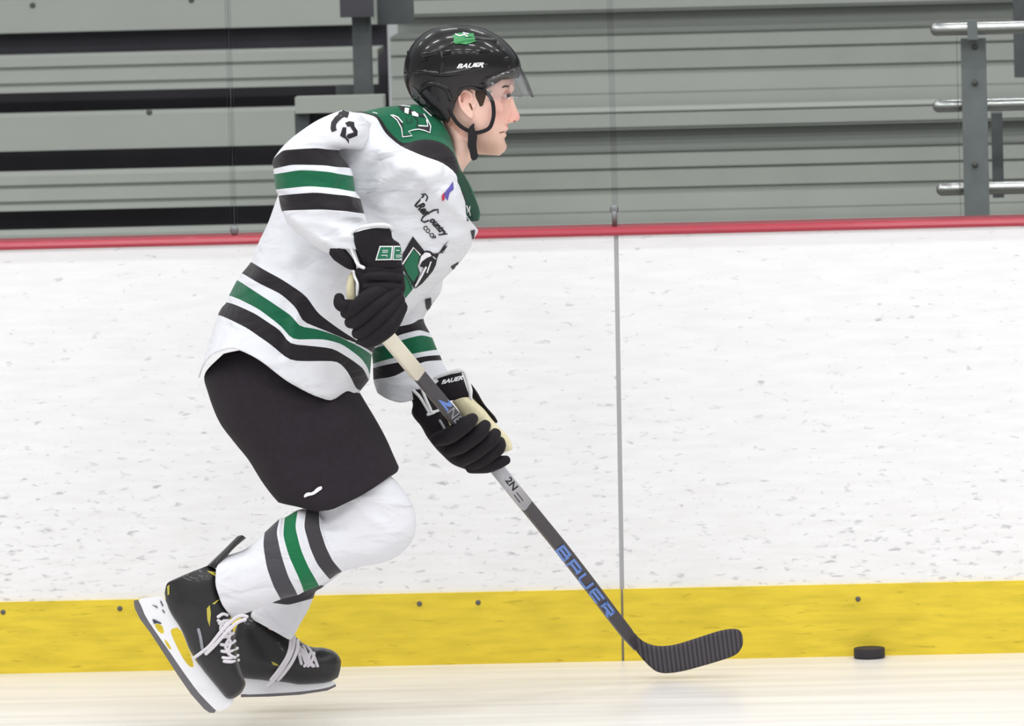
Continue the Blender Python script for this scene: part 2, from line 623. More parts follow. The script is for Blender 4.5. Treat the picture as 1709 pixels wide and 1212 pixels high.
def text2d(txt, org, xd, yd, size=1.0, bold=0.0, shear=0.0, fit=None):
    """letter outlines of txt as flat triangles; org+xd*x+yd*y. fit = total advance in xd units"""
    cu = bpy.data.curves.new('t', 'FONT')
    cu.body = txt; cu.size = size; cu.offset = bold; cu.shear = shear; cu.resolution_u = 3
    o = bpy.data.objects.new('t', cu)
    COL.objects.link(o)
    dg = bpy.context.evaluated_depsgraph_get()
    me = o.evaluated_get(dg).to_mesh()
    v = [(q.co.x, q.co.y) for q in me.vertices]
    f = [tuple(p.vertices) for p in me.polygons]
    o.evaluated_get(dg).to_mesh_clear()
    bpy.data.objects.remove(o); bpy.data.curves.remove(cu)
    xs = [a for a, _ in v]; ys = [b_ for _, b_ in v]
    x0, x1, y0_, y1 = min(xs), max(xs), min(ys), max(ys)
    out = []
    for a, b_ in v:
        a = (a - x0) / (x1 - x0); b_ = (b_ - y0_) / (y1 - y0_)
        out.append((org[0] + xd[0] * a + yd[0] * b_, org[1] + xd[1] * a + yd[1] * b_))
    return {'v': out, 'f': f}

LET = {'B': [[(0, 0), (0, 1)], [(0, 1), (.8, 1)], [(0, .5), (.85, .5)], [(0, 0), (.9, 0)], [(.82, .5), (.82, 1)], [(.9, 0), (.9, .5)]],
       'A': [[(0, 0), (0, 1)], [(0, 1), (.9, 1)], [(.9, 0), (.9, 1)], [(0, .45), (.9, .45)]],
       'U': [[(0, 0), (0, 1)], [(0, 0), (.9, 0)], [(.9, 0), (.9, 1)]],
       'E': [[(0, 0), (0, 1)], [(0, 1), (.9, 1)], [(0, .5), (.8, .5)], [(0, 0), (.9, 0)]],
       'R': [[(0, 0), (0, 1)], [(0, 1), (.9, 1)], [(.9, .5), (.9, 1)], [(0, .5), (.9, .5)], [(.45, .5), (.9, 0)]]}
def block_letter(ch, org, xd, yd, wd):
    out = []
    for (a, b_) in LET[ch]:
        p = [np.array(org) + np.array(xd) * q[0] + np.array(yd) * q[1] for q in (a, b_)]
        d = (p[1] - p[0]); d /= np.hypot(*d)
        out.append(stroke([p[0] - d * wd / 2, p[1] + d * wd / 2], wd))
    return out

# ================================================================== SETTING
XL, XR = -9.0, 9.0
g = G(); box(g, XL, XR, -24, 0.12, -0.05, 0)
ice = g.obj('floor', M['ice'], smooth=False)
tag(ice, 'white glossy ice sheet under the skater', 'ice', kind='structure')

g = G(); box(g, XL, XR, 0.12, 6.0, -0.05, 0)
tag(g.obj('floor_stand', mat('concrete', (120, 118, 114), 0.9, var=0.15, vscale=4), smooth=False), 'grey concrete floor under the bleachers behind the boards', 'floor', kind='structure')
sx0 = P(1034, 740, 0).x                     # seams between board panels
g = G(); box(g, sx0 - 0.007, sx0 + 0.007, 0.004, 0.05, 0.0, 1.05)
o = g.obj('trim_1', M['seam'], smooth=False)
tag(o, 'thin grey vertical seam between two white dasher board panels', 'seam', kind='structure')
lean = (P(1040, 1100, 0).x - P(1028, 385, 0).x)
base_x = P(1028, 385, 0).x
for v in o.data.vertices:
    v.co.x += (base_x + lean * (1 - v.co.z / 1.05)) - sx0
for i, (a, b_) in enumerate(((XL, sx0), (sx0, XR))):
    g = G(); box(g, a, b_, 0.0, 0.04, 0.176, 1.052)
    o = g.obj('wall_back' if i == 0 else 'wall_back_right', M['board'], smooth=False)
    for v in o.data.vertices:
        if abs(v.co.x - sx0) < 1e-6:
            s = -0.0055 if i == 0 else 0.0055
            v.co.x = base_x + lean * (1 - v.co.z / 1.05) + s
    tag(o, ('white scuffed dasher board panel behind the skater, left of the grey seam' if i == 0 else
            'white scuffed dasher board panel behind the puck, right of the grey seam'), 'dasher board', kind='structure')
    g = G(); box(g, a, b_, -0.008, 0.04, 0.0, 0.178)
    o = g.obj('trim_%d' % (i + 2), M['kick'], smooth=False)
    for v in o.data.vertices:
        if abs(v.co.x - sx0) < 1e-6:
            s = -0.003 if i == 0 else 0.003
            v.co.x = base_x + lean * (1 - v.co.z / 1.05) + s
    tag(o, ('yellow kickplate strip along the ice behind the skater, left of the seam' if i == 0 else
            'yellow kickplate strip along the ice behind the puck, right of the seam'), 'kickplate', kind='structure')

# red cap rail: rounded profile extruded along the boards
g = G()
prof = []
for k in range(9):
    a = -math.pi / 2 + math.pi / 2 * k / 8
    prof.append((-0.004 - 0.006 * math.cos(a), 1.064 + 0.008 * math.sin(a) - 0.006))
prof += [(-0.006, 1.066), (0.0, 1.070), (0.10, 1.072), (0.10, 1.050)]
v = [(x, a, b_) for x in (XL, XR) for a, b_ in prof]
n = len(prof)
g.add(v, [(k, (k + 1) % n, n + (k + 1) % n, n + k) for k in range(n)] + [tuple(range(n)), tuple(range(n, 2 * n))])
o = g.obj('trim_4', M['red_cap'], smooth=False)
tag(o, 'red cap rail running along the top of the white boards', 'cap rail', kind='structure')

gx = [XL, P(389, 300, 0.06).x, P(1023, 200, 0.06).x, XR]
gl = ['clear glass pane above the boards at the far left of the rink view',
      'clear glass pane above the boards right behind the skater',
      'clear glass pane above the boards to the right of the skater']
for i in range(3):
    g = G(); box(g, gx[i] + 0.0002, gx[i + 1] - 0.0002, 0.054, 0.066, 1.070, 2.9)
    o = g.obj('window_%d' % (i + 1), M['glass'], smooth=False)
    tag(o, gl[i], 'rink glass', kind='structure')
for i, (x, yy, lb) in enumerate(((gx[1], 0.06, 'left of the skater'), (gx[2], 0.06, 'right of the skater'))):
    g = G(); box(g, x - 0.008, x + 0.008, 0.0495, 0.0535, 1.070, 2.9)
    o = g.obj('trim_%d' % (i + 5), glass_mat('seam_gasket', (0.93, 0.93, 0.94), 0.0), smooth=False)
    tag(o, 'translucent gasket between glass panes ' + lb, 'glass seam', kind='structure')
    # bracket at the foot of the glass seam
    g = G()
    q = P(*( (391, 384) if i == 0 else (1025, 349) ), 0.045)
    ellipsoid(g, q, (0.011, 0.006, 0.011), nu=14, nv=8)
    box(g, q.x - 0.006, q.x + 0.006, 0.04, 0.052, 1.071, q.z)
    o = g.obj('glass_clip', M['galv'])
    tag(o, 'small dark metal clip at the foot of the glass seam ' + lb, 'clip')

# screws in the kickplate
for k, (px, py, lb) in enumerate(((5, 1022, 'near the left edge of the picture'), (200, 1016, 'left of the rear skate'), (700, 1008, 'right of the front sock'),
                     (798, 1006, 'left of the stick shaft'), (1432, 1000, 'above the puck'))):
    q = P(px, py, -0.009)
    g = G(); ellipsoid(g, q, (0.0065, 0.003, 0.0065), nu=12, nv=6)
    o = g.obj('kickplate_screw', M['bolt'])
    tag(o, 'small dark screw head in the yellow kickplate ' + lb, 'screw', group='kickplate screws')

# ================================================================== BLEACHERS
def zat(px, py, y):
    return P(px, py, y).z

def profile_plank(name, prof, x0, x1, material, parent):
    g = G()
    n = len(prof)
    v = [(x, a, b_) for x in (x0, x1) for a, b_ in prof]
    g.add(v, [(k, (k + 1) % n, n + (k + 1) % n, n + k) for k in range(n)] + [tuple(range(n)), tuple(range(n, 2 * n))])
    return g.obj(name, material, parent, smooth=False)

def grooved(yf, zt, zb, depth, cuts, gw=0.005, gd=0.012):
    """section of an extruded plank: front face with grooves, top, back"""
    pr = [(yf, zb)]
    for c in sorted(cuts):
        pr += [(yf, c - gw), (yf + gd, c - gw * 0.8), (yf + gd, c + gw * 0.8), (yf, c + gw)]
    pr += [(yf, zt), (yf + depth, zt), (yf + depth, zt - 0.02), (yf + 0.02, zt - 0.02), (yf + 0.02, zb)]
    return pr

XC = 1030
right = empty('bleacher', (P(1150, 300, 3).x, 3.2, 0))
xr0 = P(622, 200, 3).x
xr1 = XR
per = 197.5
run = 0.62
for k in range(-1, 3):
    y0 = 2.55 + run * (k + 1)
    s = -per * k
    ys = y0 + 0.30
    if k >= 0:
        # tread with two grooves: photo lines 253 .. 312
        profile_plank('foot_plank', grooved(y0, zat(XC, 252 + s, y0), zat(XC, 314 + s, y0), 0.30,
                      [zat(XC, 283 + s, y0), zat(XC, 255.5 + s, y0)], 0.0042), xr0, xr1, M['alu_tread'], right)
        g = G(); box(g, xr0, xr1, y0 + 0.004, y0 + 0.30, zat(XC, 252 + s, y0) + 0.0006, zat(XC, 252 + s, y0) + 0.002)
        g.obj('tread_shade_plate', M['tread_shade'], right, smooth=False)  # thin plate carrying the painted shade below the seat
        profile_plank('riser_panel', grooved(y0 + 0.014, zat(XC, 316 + s, y0), zat(XC, 379 + s, y0), 0.02,
                      [zat(XC, 354 + s, y0)], 0.0015, 0.004), xr0, xr1, M['alu'], right)
    # seat with front lip
    profile_plank('seat_plank', grooved(ys, zat(XC, 186 + s, ys), zat(XC, 216.5 + s, ys), 0.27,
                  [zat(XC, 214 + s, ys), zat(XC, 188.5 + s, ys)], 0.0026, 0.012), xr0, xr1, M['alu'], right)
    profile_plank('seat_riser', grooved(ys + 0.05, zat(XC, 214 + s, ys + .05), zat(XC, 254 + s, ys + .05), 0.02,
                  [zat(XC, 228 + s, ys + .05)], 0.0015, 0.004), xr0, xr1, M['alu_tread'], right)
g = G(); box(g, xr0, xr1, 5.3, 5.34, 0.0, 3.2)
g.obj('gap_shade_panel', M['dark_under'], right, smooth=False)  # added sheet whose dark colour stands for shade behind the rows
tag(right, 'grey aluminium bleacher with closed risers behind the glass, right of the skater', 'bleacher')

left = empty('bleacher', (P(300, 300, 3).x, 3.2, 0))
xl1 = P(596, 60, 3.0).x
XC2 = 300
for k in range(-1, 3):
    y0 = 2.55 + run * (k + 1)
    s = -per * k
    ys = y0 + 0.34
    if k >= 0:
        profile_plank('foot_plank', grooved(y0, zat(XC2, 288 + s, y0), zat(XC2, 346 + s, y0), 0.27,
                      [zat(XC2, 306 + s, y0), zat(XC2, 333 + s, y0)], 0.0055), XL, xl1, M['alu'], left)
    if k >= 1 or True:
        sp = profile_plank('seat_plank', grooved(ys, zat(XC2, 189 + s, ys), zat(XC2, 246 + s, ys), 0.27, []),
                      XL, xl1 if k != 0 else P(500, 200, ys).x, M['alu'], left)
for (px, py) in ((14, 22), (286, 13), (214, 205)):
    q = P(px, py, 2.9 if py > 100 else 3.5)
    g = G(); ellipsoid(g, (q.x, (2.55 + run + .34) if py > 100 else (2.55 + run * 2 + .34), q.z), (0.009, 0.006, 0.009), nu=12, nv=6)
    g.obj('bolt', M['bolt'], left)
g = G(); box(g, XL, xl1, 4.2, 4.24, 0.0, 3.2)
g.obj('gap_shade_panel', M['dark_under'], left, smooth=False)  # dark sheet painted as the under-bleacher shade seen through the gaps
tag(left, 'open aluminium bleacher with dark gaps between planks, behind the glass at left', 'bleacher')

# aisle step and uprights between the sections
st = empty('aisle_step', P(540, 200, 2.6))
def pbox(name, x0, y0, x1, y1, yf, yb, m, parent, sm=False):
    a = P(x0, y0, yf); b_ = P(x1, y1, yf)
    g = G(); box(g, a.x, b_.x, yf, yb, b_.z, a.z)
    return g.obj(name, m, parent, smooth=sm)
pbox('step_plank', 492, 163, 640, 186, 2.50, 2.60, M['alu'], st)
pbox('step_frame', 497, 187, 640, 300, 2.60, 2.62, M['dark_under'], st)
for xx in (P(505, 200, 2.55).x, P(632, 200, 2.55).x):
    g = G(); box(g, xx - 0.02, xx + 0.02, 2.53, 2.59, 0.0, P(505, 186, 2.5).z)
    g.obj('leg', M['galv_dark'], st, smooth=False)
pbox('step_riser', 560, 143, 622, 163, 2.78, 2.84, M['galv_dark'], st)
tag(st, 'grey aisle step at the end of the open bleacher, behind the skater\'s shoulder', 'step')
up_ = empty('steel_post', P(602, 160, 2.6))
pbox('post', 585, -40, 620, 161, 2.66, 2.74, M['galv_dark'], up_)
pbox('bracket', 566, -30, 623, 28, 2.60, 2.655, M['dark_under'], up_)
pbox('side_plate', 628, -30, 690, 40, 2.76, 2.80, M['galv_dark'], up_)
pbox('edge_strip', 620, -30, 628, 40, 2.62, 2.67, M['alu'], up_)
tag(up_, 'dark grey steel post and bracket between the two bleachers, above the skater\'s back', 'post')

# handrail at right
hr = empty('handrail', P(1630, 360, 2.0))
pbox('post', 1603, 65, 1652, 362, 1.70, 1.76, M['galv'], hr)
pbox('post_edge', 1597, 65, 1603, 362, 1.70, 1.82, M['galv_dark'], hr)
for yb in (48, 176, 315):
    g = G()
    yy = 1.66 if yb == 48 else 1.80
    x0 = {48: 1562, 176: 1566, 315: 1572}[yb]
    a = P(x0, yb + 1, yy); b_ = P(1900, yb - 9, yy)
    b_.z = a.z
    tube(g, [a, (a + b_) / 2, b_], 0.0175, seg=16)
    g.obj('rail', M['pipe'], hr)
for yb in (78, 138, 275):
    q = P(1627, yb, 1.695)
    g = G(); ellipsoid(g, q, (0.008, 0.006, 0.008), nu=12, nv=6)
    g.obj('bolt', M['bolt'], hr)
pbox('clamp', 1614, 34, 1632, 66, 1.63, 1.70, M['galv'], hr)
tag(hr, 'galvanised handrail with three horizontal pipes behind the glass at right', 'handrail')
h2 = empty('steel_post', P(1690, 200, 2.3))
pbox('post', 1654, 190, 1676, 330, 2.10, 2.2, M['galv_dark'], h2)
pbox('upper_post', 1690, -20, 1760, 128, 2.3, 2.4, M['galv_dark'], h2)
tag(h2, 'dark steel post behind the handrail at the right edge', 'post')

# ================================================================== PUCK
pc = ground(1451, 1100)
g = G()
R_, H_ = 0.0381, 0.0254
prof = [(0.0, 0.0), (R_ - 0.002, 0.0), (R_, 0.002), (R_, 0.006)]
nn = 48
rings = [(0.0001, 0.0), (R_ - 0.0025, 0.0), (R_ - 0.0006, 0.001), (R_, 0.003), (R_, H_ - 0.003), (R_ - 0.0006, H_ - 0.001), (R_ - 0.0025, H_), (R_ * 0.8, H_), (R_ * 0.79, H_ - 0.0004), (0.0001, H_ - 0.0004)]
v = []
for r, z in rings:
    for k in range(nn):
        a = 2 * math.pi * k / nn
        rr = r + (0.00035 if (0.002 < z < H_ - 0.002 and k % 2) else 0)
        v.append((pc.x + rr * math.cos(a), pc.y + R_ + rr * math.sin(a), z + 0.0004))
f = [(i * nn + k, i * nn + (k + 1) % nn, (i + 1) * nn + (k + 1) % nn, (i + 1) * nn + k) for i in range(len(rings) - 1) for k in range(nn)]
g.add(v, f)
puck = g.obj('hockey_puck', M['rubber'])
dy = min(0, -0.012 - max(q[1] for q in v))
puck.location.y = dy
tag(puck, 'black rubber puck lying on the ice by the yellow kickplate', 'puck')

# ================================================================== STICK
def lerp(a, b_, t): return a + (b_ - a) * t
YS0, YS1 = -1.42, -0.40           # depth of stick at butt and heel
HEEL = (1078, 1096)
BUTT = (598, 503)
def stick_y(px, py):
    t = ((px - BUTT[0]) * (HEEL[0] - BUTT[0]) + (py - BUTT[1]) * (HEEL[1] - BUTT[1])) / ((HEEL[0] - BUTT[0]) ** 2 + (HEEL[1] - BUTT[1]) ** 2)
    return lerp(YS0, YS1, t)
stick = empty('hockey_stick', P(1090, 1110, -0.40))
cl = [(598, 503), (628, 540), (672, 593), (720, 651), (775, 717), (835, 789), (876, 840), (934, 911), (975, 964), (1022, 1026), (1046, 1057), (1063, 1079)]
def prism(g, pts, wpx, th, rot=0.35, mi=0, rnd=0.25):
    """rectangular rounded shaft through centre points, wpx wide in the photo frame"""
    verts = []; n = len(pts); ns = 16
    for i, (a, b_) in enumerate(pts):
        p0 = Vector(P(*pts[max(i - 1, 0)], stick_y(*pts[max(i - 1, 0)])))
        p1 = Vector(P(*pts[min(i + 1, n - 1)], stick_y(*pts[min(i + 1, n - 1)])))
        t = (p1 - p0).normalized()
        c = Vector(P(a, b_, stick_y(a, b_)))
        d = (CAM_POS - c).normalized()
        s = t.cross(d).normalized()
        u = s.cross(t).normalized()
        s2 = s * math.cos(rot) + u * math.sin(rot)
        u2 = u * math.cos(rot) - s * math.sin(rot)
        W_ = wpx if not isinstance(wpx, (list, tuple)) else wpx[i]
        T_ = th if not isinstance(th, (list, tuple)) else th[i]
        for k in range(ns):
            q = 2 * math.pi * (k + .5) / ns
            ca, sa = math.cos(q), math.sin(q)
            e = 0.35
            verts.append(c + s2 * (W_ * abs(ca) ** e * (1 if ca > 0 else -1)) + u2 * (T_ * abs(sa) ** e * (1 if sa > 0 else -1)))
    f = [(i * ns + k, i * ns + (k + 1) % ns, (i + 1) * ns + (k + 1) % ns, (i + 1) * ns + k) for i in range(n - 1) for k in range(ns)]
    f += [tuple(range(ns)), tuple((n - 1) * ns + k for k in range(ns))]
    g.add(verts, f, None, mi)
    return g
g = G(); prism(g, cl, [0.0155] * 10 + [0.0155, 0.0120], [0.0105] * 9 + [0.0095, 0.007, 0.0040])
shaft = g.obj('shaft', M['shaft'], stick, smooth=True)
g = G(); prism(g, [(598, 503), (628, 540), (660, 578.5), (698, 624.5)], 0.0172, 0.0125)
g.obj('grip_tape', M['tape'], stick)
g = G(); prism(g, [(826, 778), (850, 808), (877.5, 842)], 0.0160, 0.0110)
lab = g.obj('label', M['label'], stick)
# blade
bo = [(1030, 1036), (1050, 1047), (1070, 1069), (1085, 1076), (1100, 1079), (1126, 1077), (1169, 1063), (1206, 1051), (1229, 1049), (1237, 1054), (1240, 1064), (1240, 1078), (1232, 1091),
      (1218, 1098), (1202, 1103), (1172, 1112), (1143, 1120), (1120, 1124), (1103, 1124), (1091, 1119), (1075, 1104), (1060, 1085), (1040, 1058), (1021, 1042)]
def blade_y(a, b_):
    t = max(0, (a - 1075) / 165)
    return YS1 - 0.035 * t * t + (stick_y(a, b_) - YS1) * (1 if a < 1075 else 0)
bo2 = chaikin(bo, 2)
bmx = bmesh.new()
vs = [bmx.verts.new((a, b_, 0)) for a, b_ in bo2]
bmx.faces.new(vs)
bmesh.ops.triangulate(bmx, faces=bmx.faces)
for _ in range(4):
    es = [e for e in bmx.edges if e.calc_length() > 9]
    bmesh.ops.subdivide_edges(bmx, edges=es, cuts=1)
    bmesh.ops.triangulate(bmx, faces=[f for f in bmx.faces if len(f.verts) > 3])
rim = {v for e in bmx.edges if e.is_boundary for v in e.verts}
fr = {}; bk = {}
g = G(); V = []; F = []
for v in bmx.verts:
    a, b_ = v.co.x, v.co.y
    tk = 0.0028 if v in rim else 0.0045
    yv = blade_y(a, b_)
    fr[v] = len(V); V.append(P(a, b_, yv - tk))
    bk[v] = len(V); V.append(P(a, b_, yv + tk))
for f_ in bmx.faces:
    F.append(tuple(fr[v] for v in f_.verts)); F.append(tuple(bk[v] for v in reversed(f_.verts)))
for e in bmx.edges:
    if e.is_boundary:
        F.append((fr[e.verts[0]], fr[e.verts[1]], bk[e.verts[1]], bk[e.verts[0]]))
bmx.free()
g.add(V, F)
mb = mat('blade_tape', (58, 54, 60), 0.75, bump=0.3, bscale=300)
nt = mb.node_tree
tc = nt.nodes.new('ShaderNodeTexCoord'); mp = nt.nodes.new('ShaderNodeMapping'); wv = nt.nodes.new('ShaderNodeTexWave')
mp.inputs['Rotation'].default_value = (0, 0.1, 0)
wv.inputs['Scale'].default_value = 29; wv.bands_direction = 'X'
crx = nt.nodes.new('ShaderNodeValToRGB')
crx.color_ramp.elements[0].position = 0.05; crx.color_ramp.elements[0].color = s2l((40, 37, 42))
crx.color_ramp.elements[1].position = 0.5; crx.color_ramp.elements[1].color = s2l((76, 72, 77))
nt.links.new(tc.outputs['Object'], mp.inputs[0]); nt.links.new(mp.outputs[0], wv.inputs[0]); nt.links.new(wv.outputs['Fac'], crx.inputs[0])
nt.links.new(crx.outputs[0], nt.nodes['Principled BSDF'].inputs['Base Color'])
blade = g.obj('blade', mb, stick)
tag(stick, 'dark composite hockey stick with cream taped grip, held by the skater above the ice', 'hockey stick')
zmin = min((blade.matrix_world @ v.co).z for v in blade.data.vertices)
print('BLADE zmin', zmin)

bs = bvh_of(shaft)
bsl = bvh_of(lab)
# lettering down the shaft
ax = np.array([1022 - 934, 1026 - 911], float); ax /= np.hypot(*ax)
pr_ = np.array([ax[1], -ax[0]])
org = np.array([931, 914]) - pr_ * 10.0
for k_, ch in enumerate('BAUER'):
    decal('lettering', block_letter(ch, org + ax * (3 + 29.8 * k_) + pr_ * 5.0, ax * 22.5, pr_ * 13.5, 4.4), bs, M['blue_print'], shaft, lift=0.0014, maxe=6)
o_ = np.array([741, 677]) - pr_ * 8
decal('lettering', [text2d('2', np.array([738, 663]) - pr_ * 8, ax * 24, pr_ * 16, bold=0.04)], bs, M['blue_print'], shaft, lift=0.0006, maxe=12)
decal('lettering', [text2d('NE', np.array([752, 684]) - pr_ * 7.5, ax * 26, pr_ * 15, bold=0.0)], bs, M['grey_print'], shaft, lift=0.0006, maxe=12)
decal('lettering', [text2d('2N', np.array([848, 798]) - pr_ * 7, ax * 22, pr_ * 12, bold=0.02)], bsl, M['black_print'], lab, lift=0.0006, maxe=12)
for ln in (((858, 826), (868, 839)), ((862, 822), (873, 836))):
    decal('printed_line', [stroke(ln, 1.4)], bsl, M['black_print'], lab, lift=0.0006, maxe=12)

# ================================================================== PERSON
YB = -1.08
person = empty('person', ground(450, 1170))
tag(person, 'person in white, green and black hockey jersey skating crouched, gripping a stick', 'person')

# ------------------------------------------------------------------ jersey
torso_rows = [
    [(330, 632), (340, 606), (355, 587), (385, 577), (415, 588), (440, 603), (480, 637), (520, 660), (553, 671), (566, 662), (580, 651), (595, 657), (603, 655)],       # 0 hem
    [(363, 528), (412, 549), (452, 575), (484, 602), (505, 604), (563, 604), (576, 618), (594, 648), (603, 652)],    # 1 black low
    [(378, 504), (426, 525), (468, 551), (484, 574), (518, 578), (557, 582), (584, 599), (605, 615), (617, 633)],    # 2
    [(382, 493), (431, 517), (468, 543), (489, 567), (544, 567), (571, 574), (600, 596), (614, 614), (619, 624)],    # 3 green low
    [(395, 468), (433, 493), (463, 512), (494, 533), (499, 545), (526, 549), (563, 560), (597, 577), (622, 591)],    # 4 green top
    [(402, 458), (433, 476), (468, 493), (497, 519), (504, 538), (531, 548), (560, 559), (600, 576), (624, 588)],    # 5
    [(418, 439), (468, 467), (510, 496), (531, 525), (557, 544), (584, 562), (600, 572), (628, 580)],                # 6 black top
    [(424, 424), (520, 470), (600, 530), (650, 560)],            # 7
    [(434, 402), (560, 430), (700, 506)],                        # 8
    [(448, 372), (600, 380), (757, 450)],                        # 9
    [(460, 335), (620, 325), (780, 420)],                        # 10
    [(474, 290), (560, 280), (690, 310), (791, 396)],            # 11
    [(506, 226), (600, 240), (710, 300), (796, 384)],            # 12
    [(560, 190), (600, 200), (630, 226), (690, 275), (740, 298), (765, 330), (786, 374)], # 13
    [(602, 188), (628, 194), (642, 221), (668, 245), (705, 264), (737, 274), (760, 289), (766, 312), (777, 340), (779, 369)],   # 14 yoke edge
    [(604, 187), (632, 193), (645, 218), (669, 243), (684, 237), (705, 233), (731, 237), (755, 250), (768, 290), (782, 335), (797, 368)],    # 15 black/green
    [(650, 177), (692, 174), (718, 188), (736, 207), (752, 230), (760, 262), (768, 284), (786, 315), (799, 352)],    # 16 collar
    [(672, 184), (700, 182), (722, 194), (738, 212), (752, 236), (758, 262), (764, 284), (778, 318), (790, 352)],
]
hw = [.222, .222, .222, .22, .216, .212, .208, .20, .195, .195, .20, .218, .232, .215, .16, .125, .07, .055]
jersey = G()
tf = [(600, 380, 560, 470, 10, .008), (520, 400, 500, 480, 14, -.007), (690, 400, 640, 360, 9, .007), (730, 410, 680, 340, 12, -.005), (450, 400, 420, 470, 12, .006), (700, 270, 760, 300, 8, .006), (690, 275, 600, 325, 9, 0.0150), (730, 285, 640, 345, 10, 0.0150), (650, 240, 625, 320, 8, 0.0150), (755, 300, 650, 340, 8, -0.0120), (630, 260, 610, 320, 7, -0.0105),
      (480, 430, 540, 400, 14, 0.0120), (500, 440, 555, 420, 12, -0.0090), (640, 340, 720, 330, 14, 0.0090), (760, 400, 700, 470, 16, 0.0120), (790, 390, 740, 400, 10, 0.0060),
      (484, 602, 500, 500, 9, 0.0135), (470, 590, 480, 510, 10, -0.0105), (563, 604, 530, 535, 14, 0.0090), (594, 650, 560, 620, 10, -0.0120), (500, 625, 520, 660, 14, 0.0105),
      (400, 560, 350, 600, 12, 0.0090), (440, 460, 470, 380, 16, 0.0105), (455, 450, 500, 470, 14, -0.0060)]
shell(jersey, torso_rows, hw, YB, n=44, m=6, power=2.1, caps=(False, False), folds=tf, rough=0.004, rscale=7, mi=0, linear=False, smooth=1)

sl_rows = [
    [(572, 184), (600, 190), (620, 206)],
    [(522, 205), (566, 194), (600, 212), (616, 236)],
    [(480, 234), (540, 222), (602, 248)],
    [(456, 265), (473, 252), (531, 247), (567, 251)],
    [(457, 281), (486, 275), (547, 275), (584, 281)],
    [(458, 290), (499, 284), (552, 286), (589, 295)],
    [(462, 316), (512, 312), (562, 314), (594, 321)],
    [(466, 326), (525, 322), (578, 325), (602, 332)],
    [(471, 353), (539, 350), (578, 351), (609, 357)],
    [(484, 378), (548, 372), (616, 378)],
    [(512, 402), (566, 392), (622, 394)],
    [(547, 423), (568, 414), (594, 416), (628, 422)],
]
shw = [(.07, .05), (.11, .08), (.115, .09), .10, .10, .10, .10, .10, .098, .088, .078, .062]
syc = [YB - .13, YB - .17, YB - .205, YB - .235, YB - .24, YB - .245, YB - .25, YB - .255, YB - .26, YB - .27, YB - .285, YB - .30]
sf = [(590, 240, 560, 330, 7, -.010), (605, 250, 585, 345, 6, .008), (480, 365, 560, 415, 8, .010), (500, 362, 600, 372, 6, -.007), (530, 400, 610, 392, 6, .007), (480, 300, 600, 300, 40, .0), (560, 250, 600, 330, 8, -.008), (490, 360, 560, 375, 9, .006), (500, 385, 575, 400, 7, -.006), (470, 270, 480, 340, 9, .005),
      (520, 225, 480, 250, 12, .006), (610, 360, 540, 345, 7, .005)]
shell(jersey, sl_rows, shw, syc, n=28, m=6, power=2.2, caps=(False, False), folds=sf, rough=0.004, rscale=9, mi=1)
fr_rows = [
    [(640, 440), (690, 420), (740, 430)],
    [(640, 500), (690, 480), (738, 480)],
    [(630, 530), (680, 515), (722, 508)],
    [(618, 556), (640, 549), (689, 541), (700, 533), (709, 531)],
    [(618, 573), (650, 566), (669, 558), (702, 550), (719, 555)],
    [(619, 581), (652, 574), (676, 566), (705, 559), (723, 563)],
    [(621, 607), (665, 596), (694, 590), (731, 584)],
    [(621, 614), (673, 603), (702, 596), (735, 593)],
    [(622, 633), (645, 631), (660, 627), (680, 615), (705, 604), (738, 602)],
    [(626, 646), (650, 645), (690, 632), (742, 612)],
    [(630, 655), (645, 665), (668, 673), (690, 668), (712, 650), (748, 623)],
]
shell(jersey, fr_rows, [.06, .075, .085, .082, .08, .08, .078, .076, .074, .07, .06], [YB + .16, YB + .17, YB + .18, YB + .19, YB + .2, YB + .2, YB + .2, YB + .2, YB + .2, YB + .195, YB + .18],
      n=24, m=6, caps=(False, False), rough=0.004, rscale=10, folds=[(650, 650, 700, 640, 6, .006), (660, 665, 720, 625, 6, -.005), (690, 540, 700, 610, 8, .006)], mi=2)
mt = stripe_mat('jersey_torso_knit', [(0, WHITE), (1, BLACK), (2, WHITE), (3, GREEN), (4, WHITE), (5, BLACK), (6, WHITE), (14, BLACK), (15, GREEN)], 18)
ms = stripe_mat('jersey_sleeve_knit', [(0, WHITE), (3, BLACK), (4, WHITE), (5, GREEN), (6, WHITE), (7, BLACK), (8, WHITE)], 12)
mf = stripe_mat('jersey_far_sleeve_knit', [(0, WHITE), (3, BLACK), (4, WHITE), (5, GREEN), (6, WHITE), (7, BLACK), (8, WHITE)], 12)
jer = jersey.obj('jersey', [mt, ms, mf], person)
sol = jer.modifiers.new('cloth', 'SOLIDIFY'); sol.thickness = 0.003; sol.offset = -1
bj = bvh_of(jer)

# number on the shoulder
num = [stroke([(567, 185), (574, 188), (582, 191)], 13), stroke([(578, 189), (569, 193), (562, 199), (557, 206), (556, 214), (558, 219)], 9.0),
       [(576, 205), (582.6, 202.4), (591, 204), (591.4, 211), (596.6, 218.5), (596.3, 226.6), (582, 232), (577.7, 227.5), (581, 223.7), (591, 221), (586, 214), (584.6, 211), (580, 211.5)],
       [(572, 212.6), (577.8, 212.6), (577.7, 219), (577, 228), (582, 233), (582.2, 240), (577, 232), (567.4, 226.6)]]
decal('shoulder_number', num, bj, M['black_print'], jer)
